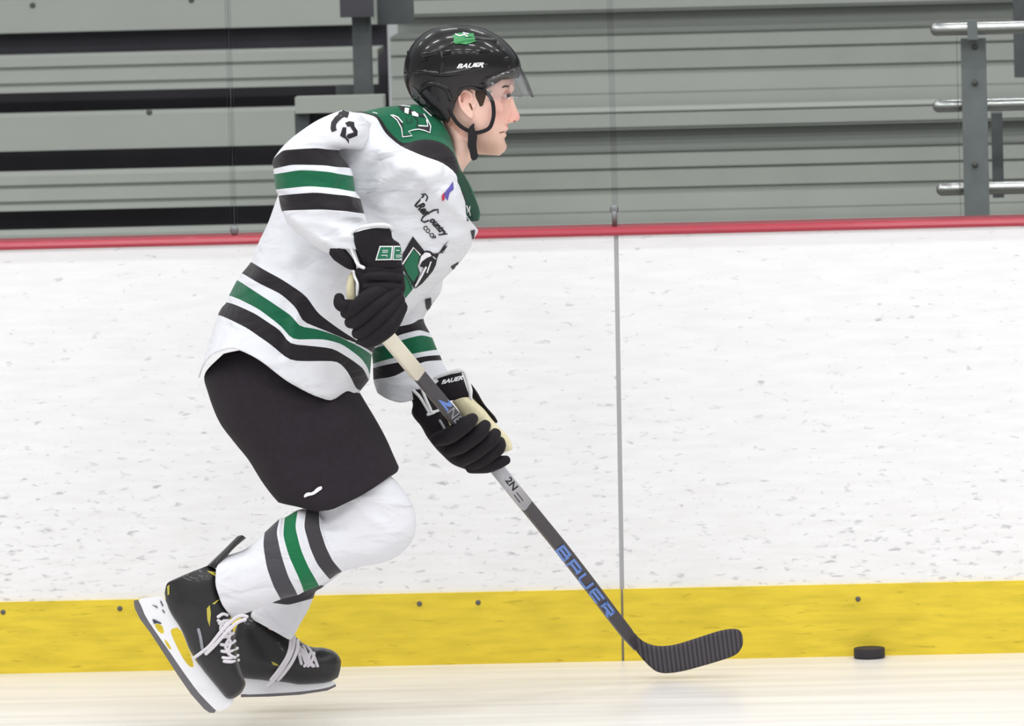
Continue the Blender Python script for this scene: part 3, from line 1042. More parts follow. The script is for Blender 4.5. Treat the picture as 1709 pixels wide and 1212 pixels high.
# yoke emblem
yo = [(652, 192), (663, 201), (670, 214), (672, 229), (688, 227), (682, 219.5), (690, 217), (699, 216), (708, 218), (717.5, 222), (718.8, 211), (715, 203), (711, 196), (707, 190)]
decal('shoulder_emblem', [stroke(yo, 1.6), stroke([(655, 192), (664, 196), (672, 205)], 1.8), stroke([(698.5, 210), (714, 211), (712, 200)], 2.2),
                          [(676, 180), (683, 181), (681.5, 191), (675, 188)], [(687, 187), (692, 186), (698.5, 191), (698, 195.5), (688, 193)],
                          stroke([(664, 176), (685, 178)], 1.4), stroke([(622, 188), (630, 190)], 1.2), stroke([(706, 181), (720, 194)], 1.6)], bj, M['white_print'], jer, lift=0.0022)
decal('shoulder_emblem', [[(655, 192), (664, 197), (672, 206), (672, 220), (670.5, 214), (664, 201)], [(664, 177), (676, 179), (690, 185), (708, 193), (706, 196), (690, 190), (678, 190), (670, 184)],
                          [(699, 212), (715, 213), (713, 201), (717, 209), (717.5, 220), (708, 216.5), (699, 214.5)], stroke([(678, 196), (679, 205), (687, 204), (687, 197)], 1.2), stroke([(692, 196), (697, 201), (696, 214)], 1.4),
                          stroke([(673, 227), (684, 225.5)], 1.3)], bj, M['black_print'], jer, lift=0.0016)
# neck trim sits dark green at the front opening
decal('collar_mark', [stroke([(778, 343), (781, 350), (779, 357)], 1.6), stroke([(784, 344), (783, 352), (785, 360)], 1.6), stroke([(779, 344), (785, 358)], 1.4)], bj, M['white_print'], jer)
decal('front_placket', [[(762, 288), (770, 286), (780, 303), (788, 322), (798, 345), (800, 356), (795, 369), (779, 369), (777, 342), (775, 326), (764, 304)]], bj,
      mat('dark_green_knit', (18, 66, 50), 0.8, bump=0.2, bscale=400), jer, lift=0.0008)
# chest crest
decal('chest_crest', [[(671, 440), (672, 424), (689, 394.5), (709, 420), (702, 427), (697, 444), (701, 455), (691, 482), (680, 462), (672, 450)]], bj, M['black_print'], jer, lift=0.001)
decal('chest_crest', [stroke([(671.5, 441), (690, 413), (702, 426)], 2.6)], bj, M['white_print'], jer, lift=0.0018)
decal('chest_crest', [[(674, 443), (690, 416), (700, 427), (696, 444), (699, 455), (690, 471), (680, 457)], [(674, 456), (681, 463), (686, 471), (689, 482), (676, 498), (672, 480)]], bj, M['green_print'], jer, lift=0.0018)
decal('chest_crest', [[(702, 424), (710, 418), (718, 419), (724, 424), (733, 422), (729, 432), (727, 442), (722, 452), (713, 463), (704, 473), (692, 482), (700, 464), (708, 447), (700, 444)]], bj, M['black_print'], jer, lift=0.0024)
decal('chest_crest', [[(702, 428), (709, 421), (717, 422), (720, 427), (712, 430), (704, 436), (699, 445)], stroke([(711, 445), (702, 462), (693, 477)], 3.2), stroke([(719, 436), (712, 455)], 2.2),
                      stroke([(722, 428), (727, 432)], 1.5)], bj, M['white_print'], jer, lift=0.0032)
decal('chest_crest', [stroke([(733, 423), (741, 411), (749, 400), (748, 410), (742, 419), (736, 422)], 2.2)], bj, M['black_print'], jer, lift=0.002)
decal('chest_crest', [stroke([(672, 457), (680, 466), (686, 482)], 1.3)], bj, M['black_print'], jer, lift=0.002)
for pl in ([(752, 445), (765.5, 437), (758, 455)], [(785, 385), (792.5, 383.5), (790, 407)], [(709, 500), (719, 497), (720, 512), (716, 522), (711, 515)]):
    decal('side_panel', [pl], bj, M['black_print'], jer, lift=0.002)
# sponsor script
sa = np.array([52, 58.0]); sa /= np.hypot(*sa)
sp_ = np.array([sa[1], -sa[0]])
decal('sponsor_script', [text2d('Rer', np.array([693, 345.0]), sa * 25, sp_ * 15, bold=0.045, shear=0.35),
                         text2d('ountry', np.array([713, 371.0]), sa * 38, sp_ * 15, bold=0.045, shear=0.35),
                         text2d('CO-OP', np.array([705, 381.0]), sa * 27, sp_ * 8, bold=0.03)], bj, M['black_print'], jer, maxe=9)
decal('sponsor_script', [stroke([(692, 344), (699, 336), (708, 326)], 2.8)], bj, M['black_print'], jer)
decal('sponsor_script', [stroke([(703, 325), (710, 324), (714, 329), (711, 336)], 2.2)], bj, M['black_print'], jer)
decal('sponsor_script', [stroke([(731, 356), (731, 350), (724, 351), (714, 356), (706, 362), (703, 368), (708, 371), (716, 368)], 2.6)], bj, M['black_print'], jer)
decal('league_patch', [[(740, 324), (745, 318), (751, 310), (756, 303), (757, 316), (750, 322), (747, 335), (743, 330)]], bj, M['purple_print'], jer)
decal('league_patch', [[(737, 326), (741, 321), (742, 333), (738, 336)]], bj, M['red_print'], jer, lift=0.0018)

# ------------------------------------------------------------------ pants
pg = G()
pf = [(520, 740, 600, 700, 18, .006), (480, 700, 560, 660, 20, -.005), (600, 690, 640, 760, 10, .005), (440, 760, 500, 820, 16, .006), (540, 700, 530, 830, 12, .004)]
shell(pg, [[(372, 590), (450, 575), (590, 600)],
           [(342, 622), (400, 620), (520, 640), (596, 645)],
           [(347, 655), (420, 655), (520, 665), (606, 667)],
           [(366, 702), (440, 700), (540, 700), (626, 702)],
           [(392, 738), (460, 735), (560, 732), (643, 733)],
           [(416, 768), (480, 765), (570, 760), (655, 758)],
           [(436, 800), (490, 800), (580, 790), (662, 772)],
           [(452, 822), (500, 836), (545, 848), (600, 824), (640, 800), (666, 781)],
           [(466, 838), (500, 843), (530, 853), (556, 849), (600, 828), (640, 804), (664, 788)]],
      [.15, .175, .19, .185, .172, .155, .14, .13, .12], [YB, YB, YB - .0, YB - .01, YB - .03, YB - .05, YB - .07, YB - .08, YB - .08],
      n=32, m=6, power=2.4, caps=(True, False), folds=pf, rough=0.006, rscale=6)
shell(pg, [[(400, 640), (500, 640), (590, 660)], [(420, 740), (520, 735), (620, 730)], [(450, 806), (530, 800), (630, 765)], [(465, 836), (540, 836), (640, 795)]],
      [.12, .115, .105, .10], [YB + .1, YB + .11, YB + .12, YB + .12], n=24, m=6, caps=(True, False), rough=0.005, rscale=6)
pants = pg.obj('hockey_pants', M['black_cloth'], person)
bp_ = bvh_of(pants)
decal('hem_mark', [chaikin([(507, 827), (512, 822), (522, 822), (529, 814), (537, 811), (538, 816), (531, 821), (524, 826), (514, 828), (508, 831)], 1)], bp_, M['white_print'], pants, lift=0.002)

# ------------------------------------------------------------------ socks
SOCKW = (226, 227, 233)
SG = (92, 92, 97)
sg = G()
shell(sg, [[(545, 800), (585, 790), (620, 780)],
           [(525, 840), (600, 818), (652, 794)],
           [(520, 846), (612, 836), (681, 828)],
           [(522, 850), (622, 858), (694, 862)],
           [(525, 854), (610, 890), (689, 900)],
           [(528, 856), (590, 915), (655, 934)],
           [(531, 852), (535, 880), (560, 925), (604, 946)],
           [(532, 853), (533, 879), (543, 911), (555, 936), (570, 955)],
           [(511, 851), (508, 879), (518, 913), (530, 941), (550, 968)],
           [(497, 852), (493.5, 879), (503, 916), (516, 948), (533, 979)],
           [(475, 865), (473.7, 894), (483.6, 928), (496, 960), (507, 989)],
           [(466, 867), (462.5, 889), (471, 928), (481, 965), (496, 994)],
           [(441, 890), (440, 909), (446, 948), (456, 980), (467, 1001)],
           [(409, 916), (408, 945), (415, 985), (430, 1016)],
           [(373, 930), (362, 946), (361, 975), (372, 1008), (389, 1032)],
           [(380, 938), (371, 950), (369, 975), (378, 1004), (392, 1024)]],
      [.07, .078, .08, .082, .082, .08, .076, .074, .072, .07, .068, .068, .066, .062, .056, .05], [YB - .10, YB - .10, YB - .10, YB - .10, YB - .10, YB - .10] + [YB - .11, YB - .12, YB - .13, YB - .14, YB - .15, YB - .16, YB - .17, YB - .18, YB - .19, YB - .19],
      n=26, m=6, power=2.2, caps=(True, False), rough=0.003, rscale=10,
      folds=[(590, 830, 632, 875, 6, .006), (600, 826, 640, 860, 6, -.004), (600, 828, 660, 840, 8, .005), (620, 820, 670, 830, 6, -.004), (400, 1005, 480, 985, 7, .003), (655, 900, 620, 930, 9, .004)])
msk = stripe_mat('sock_knit', [(0, SOCKW), (7, (64, 62, 66)), (8, SOCKW), (9, (24, 112, 70)), (10, SOCKW), (11, (74, 73, 78)), (12, SOCKW)], 16)
sock = sg.obj('sock', msk, person)
sg2 = G()
shell(sg2, [[(520, 800), (580, 790), (640, 790)], [(505, 850), (570, 860), (635, 870)], [(470, 920), (530, 930), (585, 940)], [(446, 968), (485, 975), (541, 978)],
            [(436, 993), (480, 1000), (527, 987)], [(432, 1004), (480, 1010), (522, 999)], [(419, 1026), (470, 1030), (512, 1022)], [(424, 1036), (460, 1055), (486, 1070), (500, 1042)]],
      [.075, .075, .07, .064, .062, .06, .056, .05], YB + .13, n=24, m=6, caps=(True, False), rough=0.003, rscale=10,
      folds=[(436, 1018, 487, 1070, 4, .006), (500, 1015, 492, 1060, 6, .004)])
msk2 = stripe_mat('far_sock_knit', [(0, SOCKW), (3, (64, 62, 66)), (5, SOCKW)], 8)
sock2 = sg2.obj('sock', msk2, person)

# ------------------------------------------------------------------ skates
def skate(boot_rows, boot_hw, yb, holder, holes, runner, th_h, guard, laces, strands, accents, lean=0.0):
    g = G()
    shell(g, boot_rows, boot_hw, yb, n=22, m=6, power=2.5, caps=(True, True), rough=0.0015, rscale=20)
    if guard:
        shell(g, guard, [.028, .03, .024, .02], yb, n=14, m=5, power=2.0)
    boot = g.obj('ice_skate', M['boot'], person)
    g = G(); plate(g, chaikin(holder, 1), [chaikin(h, 1) for h in holes], yb, th_h)
    ho = g.obj('blade_holder', M['holder'], boot, smooth=False)
    bv = ho.modifiers.new('b', 'BEVEL'); bv.width = 0.003; bv.segments = 2
    g = G(); plate(g, runner, [], yb, 0.006)
    g.obj('steel_runner', M['steel'], boot, smooth=False)
    bb = bvh_of(boot)
    for lc in laces:
        g = G()
        pts = []
        for (a, b_) in lc:
            h = bb.ray_cast(CAM_POS, ray(a, b_).normalized())
            p = (h[0] - ray(a, b_).normalized() * 0.003) if h[0] is not None else P(a, b_, yb)
            pts.append(p)
        tube(g, pts, 0.0038, seg=8, sub=3)
        g.obj('lace', M['lace'], boot)
    for s_ in strands:
        g = G()
        tube(g, [P(a, b_, yb - d) for a, b_, d in s_], 0.0042, seg=8, sub=4, flat=0.6)
        g.obj('lace', M['lace'], boot)
    for ac in accents:
        decal('accent', [ac], bb, M['gold'], boot)
    return boot, ho, bb

YK1 = YB - .20
b1, h1, bb1 = skate(
    [[(274, 990), (278, 974), (300, 963), (330, 951), (347, 944)],
     [(278, 1010), (310, 990), (345, 965), (366, 955)],
     [(287, 1028), (320, 1010), (352, 990), (374, 985)],
     [(299, 1046), (330, 1030), (360, 1015), (382, 1018)],
     [(309, 1066), (340, 1055), (368, 1045), (388, 1048)],
     [(318, 1088), (345, 1080), (370, 1075), (394, 1078)],
     [(332, 1110), (355, 1104), (378, 1100), (398, 1102)],
     [(350, 1133), (370, 1126), (388, 1120), (405, 1126)],
     [(366, 1152), (382, 1146), (396, 1140), (410, 1140)],
     [(377, 1165), (388, 1160), (398, 1154), (408, 1148)],
     [(386, 1167), (392, 1165), (398, 1161), (404, 1156)]],
    [.026, .036, .040, .042, .042, .042, .045, .046, .042, .034, .012], YK1,
    [(230, 1000), (250, 998), (273, 994), (284, 1020), (298, 1040), (309, 1066), (320, 1096), (338, 1116), (356, 1138), (378, 1163), (392, 1167), (388, 1175), (372, 1186), (362, 1188), (348, 1174), (330, 1155), (306, 1122), (283, 1088), (262, 1058), (243, 1030), (236, 1012)],
    [[(256, 1041), (270, 1042), (275, 1058), (266, 1057)], [(284, 1050), (300, 1047), (311, 1072), (322, 1104), (324, 1115), (314, 1112), (300, 1090), (287, 1062)], [(273, 1066), (279, 1070), (288, 1086), (280, 1082)]],
    [(223, 1003), (230, 1001), (238, 1014), (245, 1032), (264, 1060), (285, 1090), (308, 1124), (332, 1157), (350, 1176), (361, 1185), (358, 1190), (350, 1190), (341, 1184), (318, 1158), (296, 1126), (274, 1092), (252, 1058), (234, 1034), (225, 1016)],
    0.014,
    [[(346, 944), (356, 948), (368, 950)], [(352, 938), (362, 940), (372, 938)], [(374, 917), (382, 918), (389, 917)], [(396, 895), (404, 893), (411, 898)]],
    [[(364, 1030), (372, 1025), (379, 1027)], [(366, 1041), (374, 1037), (383, 1036)], [(370, 1052), (378, 1050), (386, 1046)], [(370, 1064), (380, 1062), (389, 1057)], [(369, 1076), (380, 1077), (392, 1070)],
     [(370, 1087), (382, 1088), (396, 1082)], [(372, 1098), (384, 1099), (397, 1094)], [(374, 1104), (386, 1105), (398, 1102)],
     [(364, 1036), (378, 1046), (384, 1060), (376, 1080), (386, 1096)], [(374, 1036), (368, 1050), (384, 1070), (380, 1090), (392, 1098)]],
    [[(413, 1030, .05), (402, 1028, .055), (390, 1034, .06), (372, 1052, .062), (350, 1078, .058), (338, 1088, .055), (323, 1099, .05)],
     [(410, 1034, .055), (395, 1040, .062), (376, 1058, .064), (356, 1080, .06), (343, 1092, .056)],
     [(380, 1040, .06), (366, 1058, .062), (346, 1084, .058)]],
    [[(345, 1016), (350, 1010), (352, 1024), (350, 1046), (346, 1034)], [(354, 1008), (362, 1002), (366, 1001), (358, 1009)], [(279, 979), (283, 976), (283, 992), (280, 994)], [(345, 953), (358, 955), (362, 964), (352, 958)]])
decal('holder_mark', [[(254, 1034), (258, 1034), (270, 1040), (268, 1042), (257, 1041)], [(252, 1009), (262, 1012), (264, 1016)], stroke([(268, 1003), (272, 1012)], 2), stroke([(271, 1018), (275, 1023)], 2)],
      bvh_of(h1), mat('dark_blue_print', (60, 68, 84), 0.5), b1, lift=0.002)
decal('eyelet_strip', [stroke([(331, 1049), (335, 1064), (338, 1084)], 5)], bb1, M['grey_print'], b1, lift=0.0015)

YK2 = YB + .16
b2, h2_, bb2 = skate(
    [[(392, 1052), (400, 1036), (412, 1018)],
     [(384, 1085), (410, 1055), (440, 1024)],
     [(388, 1115), (420, 1080), (466, 1040)],
     [(402, 1131), (445, 1095), (490, 1060)],
     [(440, 1136), (475, 1106), (506, 1074)],
     [(474, 1139), (500, 1110), (522, 1080)],
     [(502, 1143), (520, 1115), (540, 1081)],
     [(530, 1142), (540, 1115), (556, 1086)],
     [(550, 1138), (558, 1118), (566, 1095)],
     [(564, 1131), (568, 1118), (570, 1104)]],
    [.028, .038, .042, .044, .046, .047, .047, .044, .034, .014], YK2,
    [(402, 1131), (440, 1134), (474, 1138), (502, 1142), (540, 1139), (558, 1137), (561, 1142), (545, 1149), (500, 1155), (450, 1158), (402, 1160), (398, 1150)],
    [],
    [(402, 1159), (450, 1157), (500, 1154), (545, 1148), (560, 1142), (561, 1146), (546, 1153), (500, 1160), (450, 1163), (402, 1164)],
    0.014, None,
    [[(500, 1080), (506, 1096), (510, 1106)], [(506, 1079), (512, 1092), (519, 1110)], [(512, 1079), (522, 1092), (530, 1112)], [(497, 1082), (500, 1096), (503, 1108)], [(508, 1112), (514, 1104), (518, 1090)], [(514, 1112), (522, 1100), (524, 1090)],
     [(503, 1084), (514, 1100), (522, 1112)], [(500, 1090), (510, 1098), (524, 1112)]],
    [[(491, 1062, .06), (490, 1078, .062), (484, 1096, .064), (468, 1122, .062), (447, 1146, .055)],
     [(497, 1068, .06), (496, 1084, .064), (488, 1104, .065), (474, 1124, .062), (463, 1136, .055)],
     [(486, 1066, .06), (482, 1090, .064), (470, 1112, .064), (452, 1136, .058)]],
    [[(453, 1104), (462, 1108), (466, 1112), (456, 1110)]])

# ------------------------------------------------------------------ body (skin): one continuous surface
bg = G()
headrows = [[(802, 258), (834, 260)], [(782, 250), (841, 252)], (([(770, 238), (844, 240)])), [(758, 224), (841, 228)], [(748, 208), (842, 215)], [(736, 192), (844, 203)],
            [(728, 176), (848, 188)], [(722, 160), (847, 166)], [(718, 145), (856, 150)], [(712, 120), (857, 126)], [(712, 96), (850, 98)], [(724, 74), (834, 74)], [(752, 60), (808, 60)]]
shell(bg, headrows, [.018, .034, .046, .054, .060, .066, .070, .072, .075, .077, .073, .06, .03], YB, n=26, m=5, power=2.25)
# nose, lips, chin
shell(bg, [[(846, 160), (856, 161)], [(843, 172), (859, 172)], [(841, 184), (864, 184)], [(841, 193), (868, 195)], [(841, 200), (864, 202)], [(841, 206), (850, 206)]],
      [.007, .009, .012, .015, .017, .010], YB, n=14, m=5, power=2.0)
shell(bg, [[(832, 209), (846, 209)], [(834, 214), (849, 215)], [(834, 219), (845, 219)]], [.018, .022, .018], YB, n=12, m=4)
shell(bg, [[(832, 221), (843, 221)], [(830, 226), (846, 226)], [(830, 231), (841, 231)]], [.018, .020, .018], YB, n=12, m=4)
shell(bg, [[(820, 236), (843, 236)], [(818, 246), (846, 245)], [(818, 255), (841, 255)]], [.018, .022, .014], YB, n=12, m=4)
shell(bg, [[(848, 140), (857, 141)], [(845, 147), (859, 148)], [(845, 153), (855, 154)]], [.05, .052, .045], YB, n=14, m=4)      # brow
# cheekbone
ellipsoid(bg, P(826, 180, YB - .045), (.022, .018, .018))
ellipsoid(bg, P(826, 180, YB + .045), (.022, .018, .018))
# nostril wing
ellipsoid(bg, P(853, 201, YB - .012), (.008, .006, .006)); ellipsoid(bg, P(853, 201, YB + .012), (.008, .006, .006))
# ears
for sgn in (-1, 1):
    ye = YB + sgn * .074
    ear = [(769, 160), (766, 168), (769, 178), (775, 187), (783, 193), (787, 192), (787, 184)]
    c = P(778, 174, ye)
    A = Matrix.Rotation(-0.35, 3, 'Y')
    ellipsoid(bg, c, (.013, .0045, .026), A)
    tube(bg, [P(788, 166, ye), P(785, 156, ye + sgn * .004), P(776, 151, ye + sgn * .008), P(768, 157, ye + sgn * .011), P(767, 168, ye + sgn * .012), P(771, 180, ye + sgn * .009), P(779, 190, ye + sgn * .005), P(786, 195, ye), P(788, 190, ye)],
         [.0032, .0036, .004, .0042, .004, .0038, .0042, .005, .004], seg=10, sub=4)
    tube(bg, [P(776, 164, ye + sgn * .004), P(775, 174, ye + sgn * .006), P(780, 183, ye + sgn * .004)], .003, seg=8, sub=4)
    ellipsoid(bg, P(791, 177, ye - sgn * .002), (.005, .004, .007))
# neck & trunk
shell(bg, [[(735, 196), (800, 250)], [(742, 212), (797, 256)], [(750, 234), (786, 268)], [(748, 256), (774, 284)], [(722, 285), (760, 325)], [(680, 280), (750, 370)], [(600, 290), (710, 410)], [(510, 380), (650, 470)], [(440, 480), (570, 560)], [(400, 600), (540, 630)], [(430, 680), (510, 690)]],
      [.05, .054, .056, .06, .085, .11, .12, .125, .12, .12, .08], YB, n=24, m=5)
def limb(pts, rad):
    tube(bg, [P(a, b_, y) for a, b_, y in pts], rad, seg=18, sub=6)
limb([(600, 290, YB - .08), (538, 290, YB - .20), (538, 350, YB - .245), (568, 385, YB - .27), (612, 408, YB - .325), (626, 445, YB - .342)], [.035, .035, .036, .032, .024, .022])
limb([(620, 470, YB - .33), (615, 500, YB - .335)], [.026, .02])
limb([(700, 340, YB + .10), (690, 420, YB + .15), (685, 500, YB + .185), (680, 580, YB + .2), (700, 635, YB + .2), (722, 672, YB + .2)], [.04, .04, .035, .032, .026, .02])
limb([(460, 640, YB - .08), (530, 740, YB - .1), (605, 850, YB - .1), (560, 895, YB - .12), (460, 945, YB - .16), (385, 982, YB - .2)], [.08, .07, .05, .045, .036, .03])
limb([(392, 980, YB - .2), (345, 1000, YB - .2), (362, 1080, YB - .2), (382, 1132, YB - .2)], [.028, .022, .02, .016])
limb([(460, 640, YB + .08), (530, 740, YB + .11), (565, 850, YB + .13), (522, 935, YB + .13), (476, 1010, YB + .135), (436, 1090, YB + .16), (520, 1112, YB + .16)], [.07, .065, .045, .036, .022, .018, .016])
me = bg.mesh('body')
ob = link('body', me)
rm = ob.modifiers.new('r', 'REMESH'); rm.mode = 'VOXEL'; rm.voxel_size = 0.0026
smo = ob.modifiers.new('s', 'SMOOTH'); smo.iterations = 2; smo.factor = 0.5
dg = bpy.context.evaluated_depsgraph_get()
me2 = bpy.data.meshes.new_from_object(ob.evaluated_get(dg))
bpy.data.objects.remove(ob)
me2.name = 'body'
msn = mat('skin', (243, 202, 186), 0.55, bump=0.15, bscale=300, var=0.06, vscale=60)
msn.node_tree.nodes['Principled BSDF'].inputs['Subsurface Weight'].default_value = 0.12
msn.node_tree.nodes['Principled BSDF'].inputs['Subsurface Radius'].default_value = (0.01, 0.004, 0.002)
nt = msn.node_tree
at = nt.nodes.new('ShaderNodeAttribute'); at.attribute_name = 'flush'
at2 = nt.nodes.new('ShaderNodeAttribute'); at2.attribute_name = 'stubble'
src = nt.nodes['Principled BSDF'].inputs['Base Color'].links[0].from_socket
m1 = nt.nodes.new('ShaderNodeMix'); m1.data_type = 'RGBA'; m1.inputs[7].default_value = s2l((226, 138, 128))
m2 = nt.nodes.new('ShaderNodeMix'); m2.data_type = 'RGBA'; m2.inputs[7].default_value = s2l((176, 142, 120))
nt.links.new(at.outputs['Fac'], m1.inputs[0]); nt.links.new(src, m1.inputs[6])
nt.links.new(at2.outputs['Fac'], m2.inputs[0]); nt.links.new(m1.outputs[2], m2.inputs[6])
nt.links.new(m2.outputs[2], nt.nodes['Principled BSDF'].inputs['Base Color'])
me2.materials.clear()
body = link('body', me2, msn, person)
co = np.empty(len(me2.vertices) * 3); me2.vertices.foreach_get('co', co); co = co.reshape(-1, 3)
def fld(px, py, y, r):
    c = np.array(P(px, py, y))
    return np.exp(-((co - c) ** 2).sum(1) / r ** 2)
fl = np.clip(.6 * fld(862, 197, YB, .02) + .4 * fld(838, 190, YB - .05, .03) + .5 * fld(838, 190, YB + .05, .03) + .35 * fld(772, 165, YB - .08, .018) + .6 * fld(846, 216, YB, .012), 0, 1)
sb = np.clip(.6 * fld(822, 248, YB - .03, .03) + .5 * fld(805, 235, YB - .045, .03) + .4 * fld(840, 240, YB, .02) + .5 * fld(822, 248, YB + .03, .03), 0, .75)
a = me2.attributes.new('flush', 'FLOAT', 'POINT'); a.data.foreach_set('value', fl)
a = me2.attributes.new('stubble', 'FLOAT', 'POINT'); a.data.foreach_set('value', sb)
bbody = bvh_of(body)
# ear hollow, nostril, eye, brow, mouth line
decal('nostril', [chaikin([(856, 203), (861, 201), (862, 204), (858, 206)], 1)], bbody, mat('nostril_shade_skin', (120, 50, 44), 0.8), body, lift=0.0006)
for sgn in (-1, 1):
    g = G(); ellipsoid(g, P(843.5, 159.5, YB + sgn * .030), (.0115, .0115, .0115), nu=24, nv=16)
    ey = g.obj('eye', mat('eye_white', (225, 215, 212), 0.2), person)
    g = G(); ellipsoid(g, P(848.0, 159.5, YB + sgn * .0360), (.0062, .0062, .0055), nu=16, nv=10)
    g.obj('iris', mat('iris', (52, 38, 32), 0.2), ey)
    g = G(); tube(g, [P(838, 156, YB + sgn * .043), P(845, 154, YB + sgn * .042), P(851, 155, YB + sgn * .032)], [.0022, .0042, .0026], seg=8)
    g.obj('eyelid', mat('lid_skin', (205, 150, 135), 0.6), ey)
    g = G(); tube(g, [P(838, 164.5, YB + sgn * .043), P(846, 165, YB + sgn * .041)], [.0024, .0034], seg=8)
    g.obj('eyelid', mat('lower_lid_skin', (205, 150, 138), 0.6), ey)
    g = G(); tube(g, [P(834, 148, YB + sgn * .053), P(843, 144, YB + sgn * .050), P(854, 145.5, YB + sgn * .035), P(857, 147, YB + sgn * .02)], [.0012, .0022, .0022, .0014], seg=8, flat=0.8)
    g.obj('eyebrow', M['hair'], person)
decal('mouth', [stroke([(833, 222), (839, 220.5), (845, 220)], 1.8)], bbody, mat('lip_line', (150, 80, 74), 0.7), body, lift=0.0006)
decal('ear_hollow', [chaikin([(782, 172), (785, 172), (788, 178), (789, 184), (787, 184), (784, 178)], 1)], bbody, mat('ear_canal_skin', (120, 74, 52), 0.9), body, lift=0.0006)
# hair: cap following the skull below the helmet
g = G()
shell(g, [[(734, 200), (748, 206)], [(726, 186), (756, 196)], [(718, 172), (764, 182)], [(714, 158), (766, 164)], [(710, 140), (800, 146)], [(708, 120), (800, 120)]],
      [.055, .064, .072, .0755, .0785, .08], YB, n=20, m=5, power=2.6)
hair = g.obj('hair', M['hair'], person)
for sgn in (-1, 1):
    g = G(); shell(g, [[(786, 146), (812, 140)], [(790, 158), (812, 150)], [(796, 168), (810, 163)], [(801, 178), (806, 176)]], [.006, .006, .005, .003], YB + sgn * .069, n=10, m=5)
    g.obj('sideburn', M['hair'], hair)

# ------------------------------------------------------------------ helmet
hg = G()
hrows = [
    [(699, 171), (724, 192), (742, 203), (754, 190), (757, 172), (764, 156), (772, 146), (800, 148), (812, 142), (832, 131), (850, 130), (863, 129)],
    [(688, 160), (715, 172), (738, 178), (752, 166), (765, 148), (785, 141), (812, 134), (838, 125), (866, 121)],
    [(678, 136), (705, 138), (735, 138), (765, 132), (800, 126), (835, 116), (867, 112)],
    [(677, 112), (705, 110), (735, 108), (770, 104), (805, 100), (835, 97), (863, 98)],
    [(682, 91), (710, 88), (740, 85), (770, 82), (800, 80), (830, 80), (852, 82)],
    [(696, 69), (720, 66), (745, 63), (770, 61), (795, 61), (815, 62), (833, 64)],
    [(719, 52), (735, 50), (750, 49), (765, 48), (780, 48), (795, 49), (806, 50)],
    [(751, 45.4), (757, 45), (762, 44.8), (766, 44.8), (770, 44.8), (775, 45), (780, 45.2)]]
shell(hg, hrows, [.085, .097, .105, .108, .104, .086, .055, .008], YB, n=40, m=7, power=2.25, caps=(False, True), smooth=0)
# raised ridges typical of a two piece shell
def ridge(pts, r=.004, mi=0):
    bb = BVHTree.FromPolygons([Vector(q) for q in hg.v[:NV]], hg.f[:NF])
    pp = []
    for a, b_ in pts:
        h = bb.ray_cast(CAM_POS, ray(a, b_).normalized())
        if h[0] is not None: pp.append(h[0] - h[1] * 0 )
    if len(pp) > 1: tube(hg, pp, r, seg=8, sub=5)
NV = len(hg.v); NF = len(hg.f)
ridge([(684, 88), (710, 92), (735, 84), (760, 72), (790, 66), (825, 70)], .0035)
ridge([(679, 122), (705, 120), (735, 124), (760, 122), (800, 112), (845, 98)], .0035)
ridge([(735, 84), (738, 100), (735, 124)], .0035)
ridge([(700, 168), (705, 150), (722, 140), (745, 148), (752, 165)], .003)
ridge([(764, 156), (771, 146), (786, 143), (802, 147), (814, 142), (832, 131)], .0035)
ridge([(830, 76), (842, 90), (848, 110)], .003)
helmet = hg.obj('helmet', M['helmet'], person)
sol = helmet.modifiers.new('s', 'SOLIDIFY'); sol.thickness = 0.004; sol.offset = 1
bh = bvh_of(helmet)
decal('lettering', [text2d('BAUER', (762, 114.5), (44, -2.6), (2.5, -8.0), bold=0.04, shear=0.2)], bh, M['white_print'], helmet, lift=0.005, maxe=12)
decal('team_sticker', [[(755, 60), (766, 56), (790, 57), (792, 66), (796, 69), (778, 75), (757, 72), (758, 66)]], bh, mat('green_sticker', (50, 140, 80), 0.4), helmet, lift=0.005)
decal('team_sticker', [stroke([(760, 58), (767, 61), (775, 59), (780, 62)], 2), stroke([(772, 56), (782, 58)], 1.5)], bh, M['white_print'], helmet, lift=0.006)
for vp in ([(738, 88), (752, 84), (753, 89), (740, 93)], [(700, 98), (712, 96), (713, 101), (702, 103)], [(800, 84), (818, 84), (818, 88), (801, 89)]):
    decal('vent', [chaikin(vp, 1)], bh, mat('vent_recess', (5, 5, 6), 0.9), helmet, lift=0.0048)
decal('rear_panel', [chaikin([(685, 142), (694, 146), (702, 158), (714, 172), (706, 174), (694, 164), (688, 156)], 1)], bh, mat('grey_rear_panel', (84, 82, 84), 0.45), helmet, lift=0.0048)
# visor: clear curved shield
g = G()
V = []; nu_, nv_ = 40, 10
topc = [(0, 128), (1, 112)]
for th in (0, 1):
    for i in range(nv_ + 1):
        t = i / nv_
        for k in range(nu_ + 1):
            a = math.radians(-95 + 190 * k / nu_)
            fx = math.cos(a)                      # 1 at the front
            fpx = lerp(868, 892, t ** 0.8)        # front edge
            spx = lerp(812, 818, t)               # temple edge
            px = spx + (fpx - spx) * max(0, fx) ** 0.8 - (3 if fx < 0 else 0)
            ptop = lerp(134, 110, max(0, fx) ** 0.7)
            pbot = lerp(170, 162, max(0, fx) ** 0.5)
            py = lerp(ptop, pbot, t)
            y = YB + math.sin(a) * (.104 - th * .002) * (1 if abs(a) < 1.4 else .99)
            V.append(P(px - th * 1.5 * fx, py, y))
W_ = nu_ + 1; S_ = W_ * (nv_ + 1)
F = []
for th in (0, 1):
    for i in range(nv_):
        for k in range(nu_):
            q = (th * S_ + i * W_ + k, th * S_ + i * W_ + k + 1, th * S_ + (i + 1) * W_ + k + 1, th * S_ + (i + 1) * W_ + k)
            F.append(q)
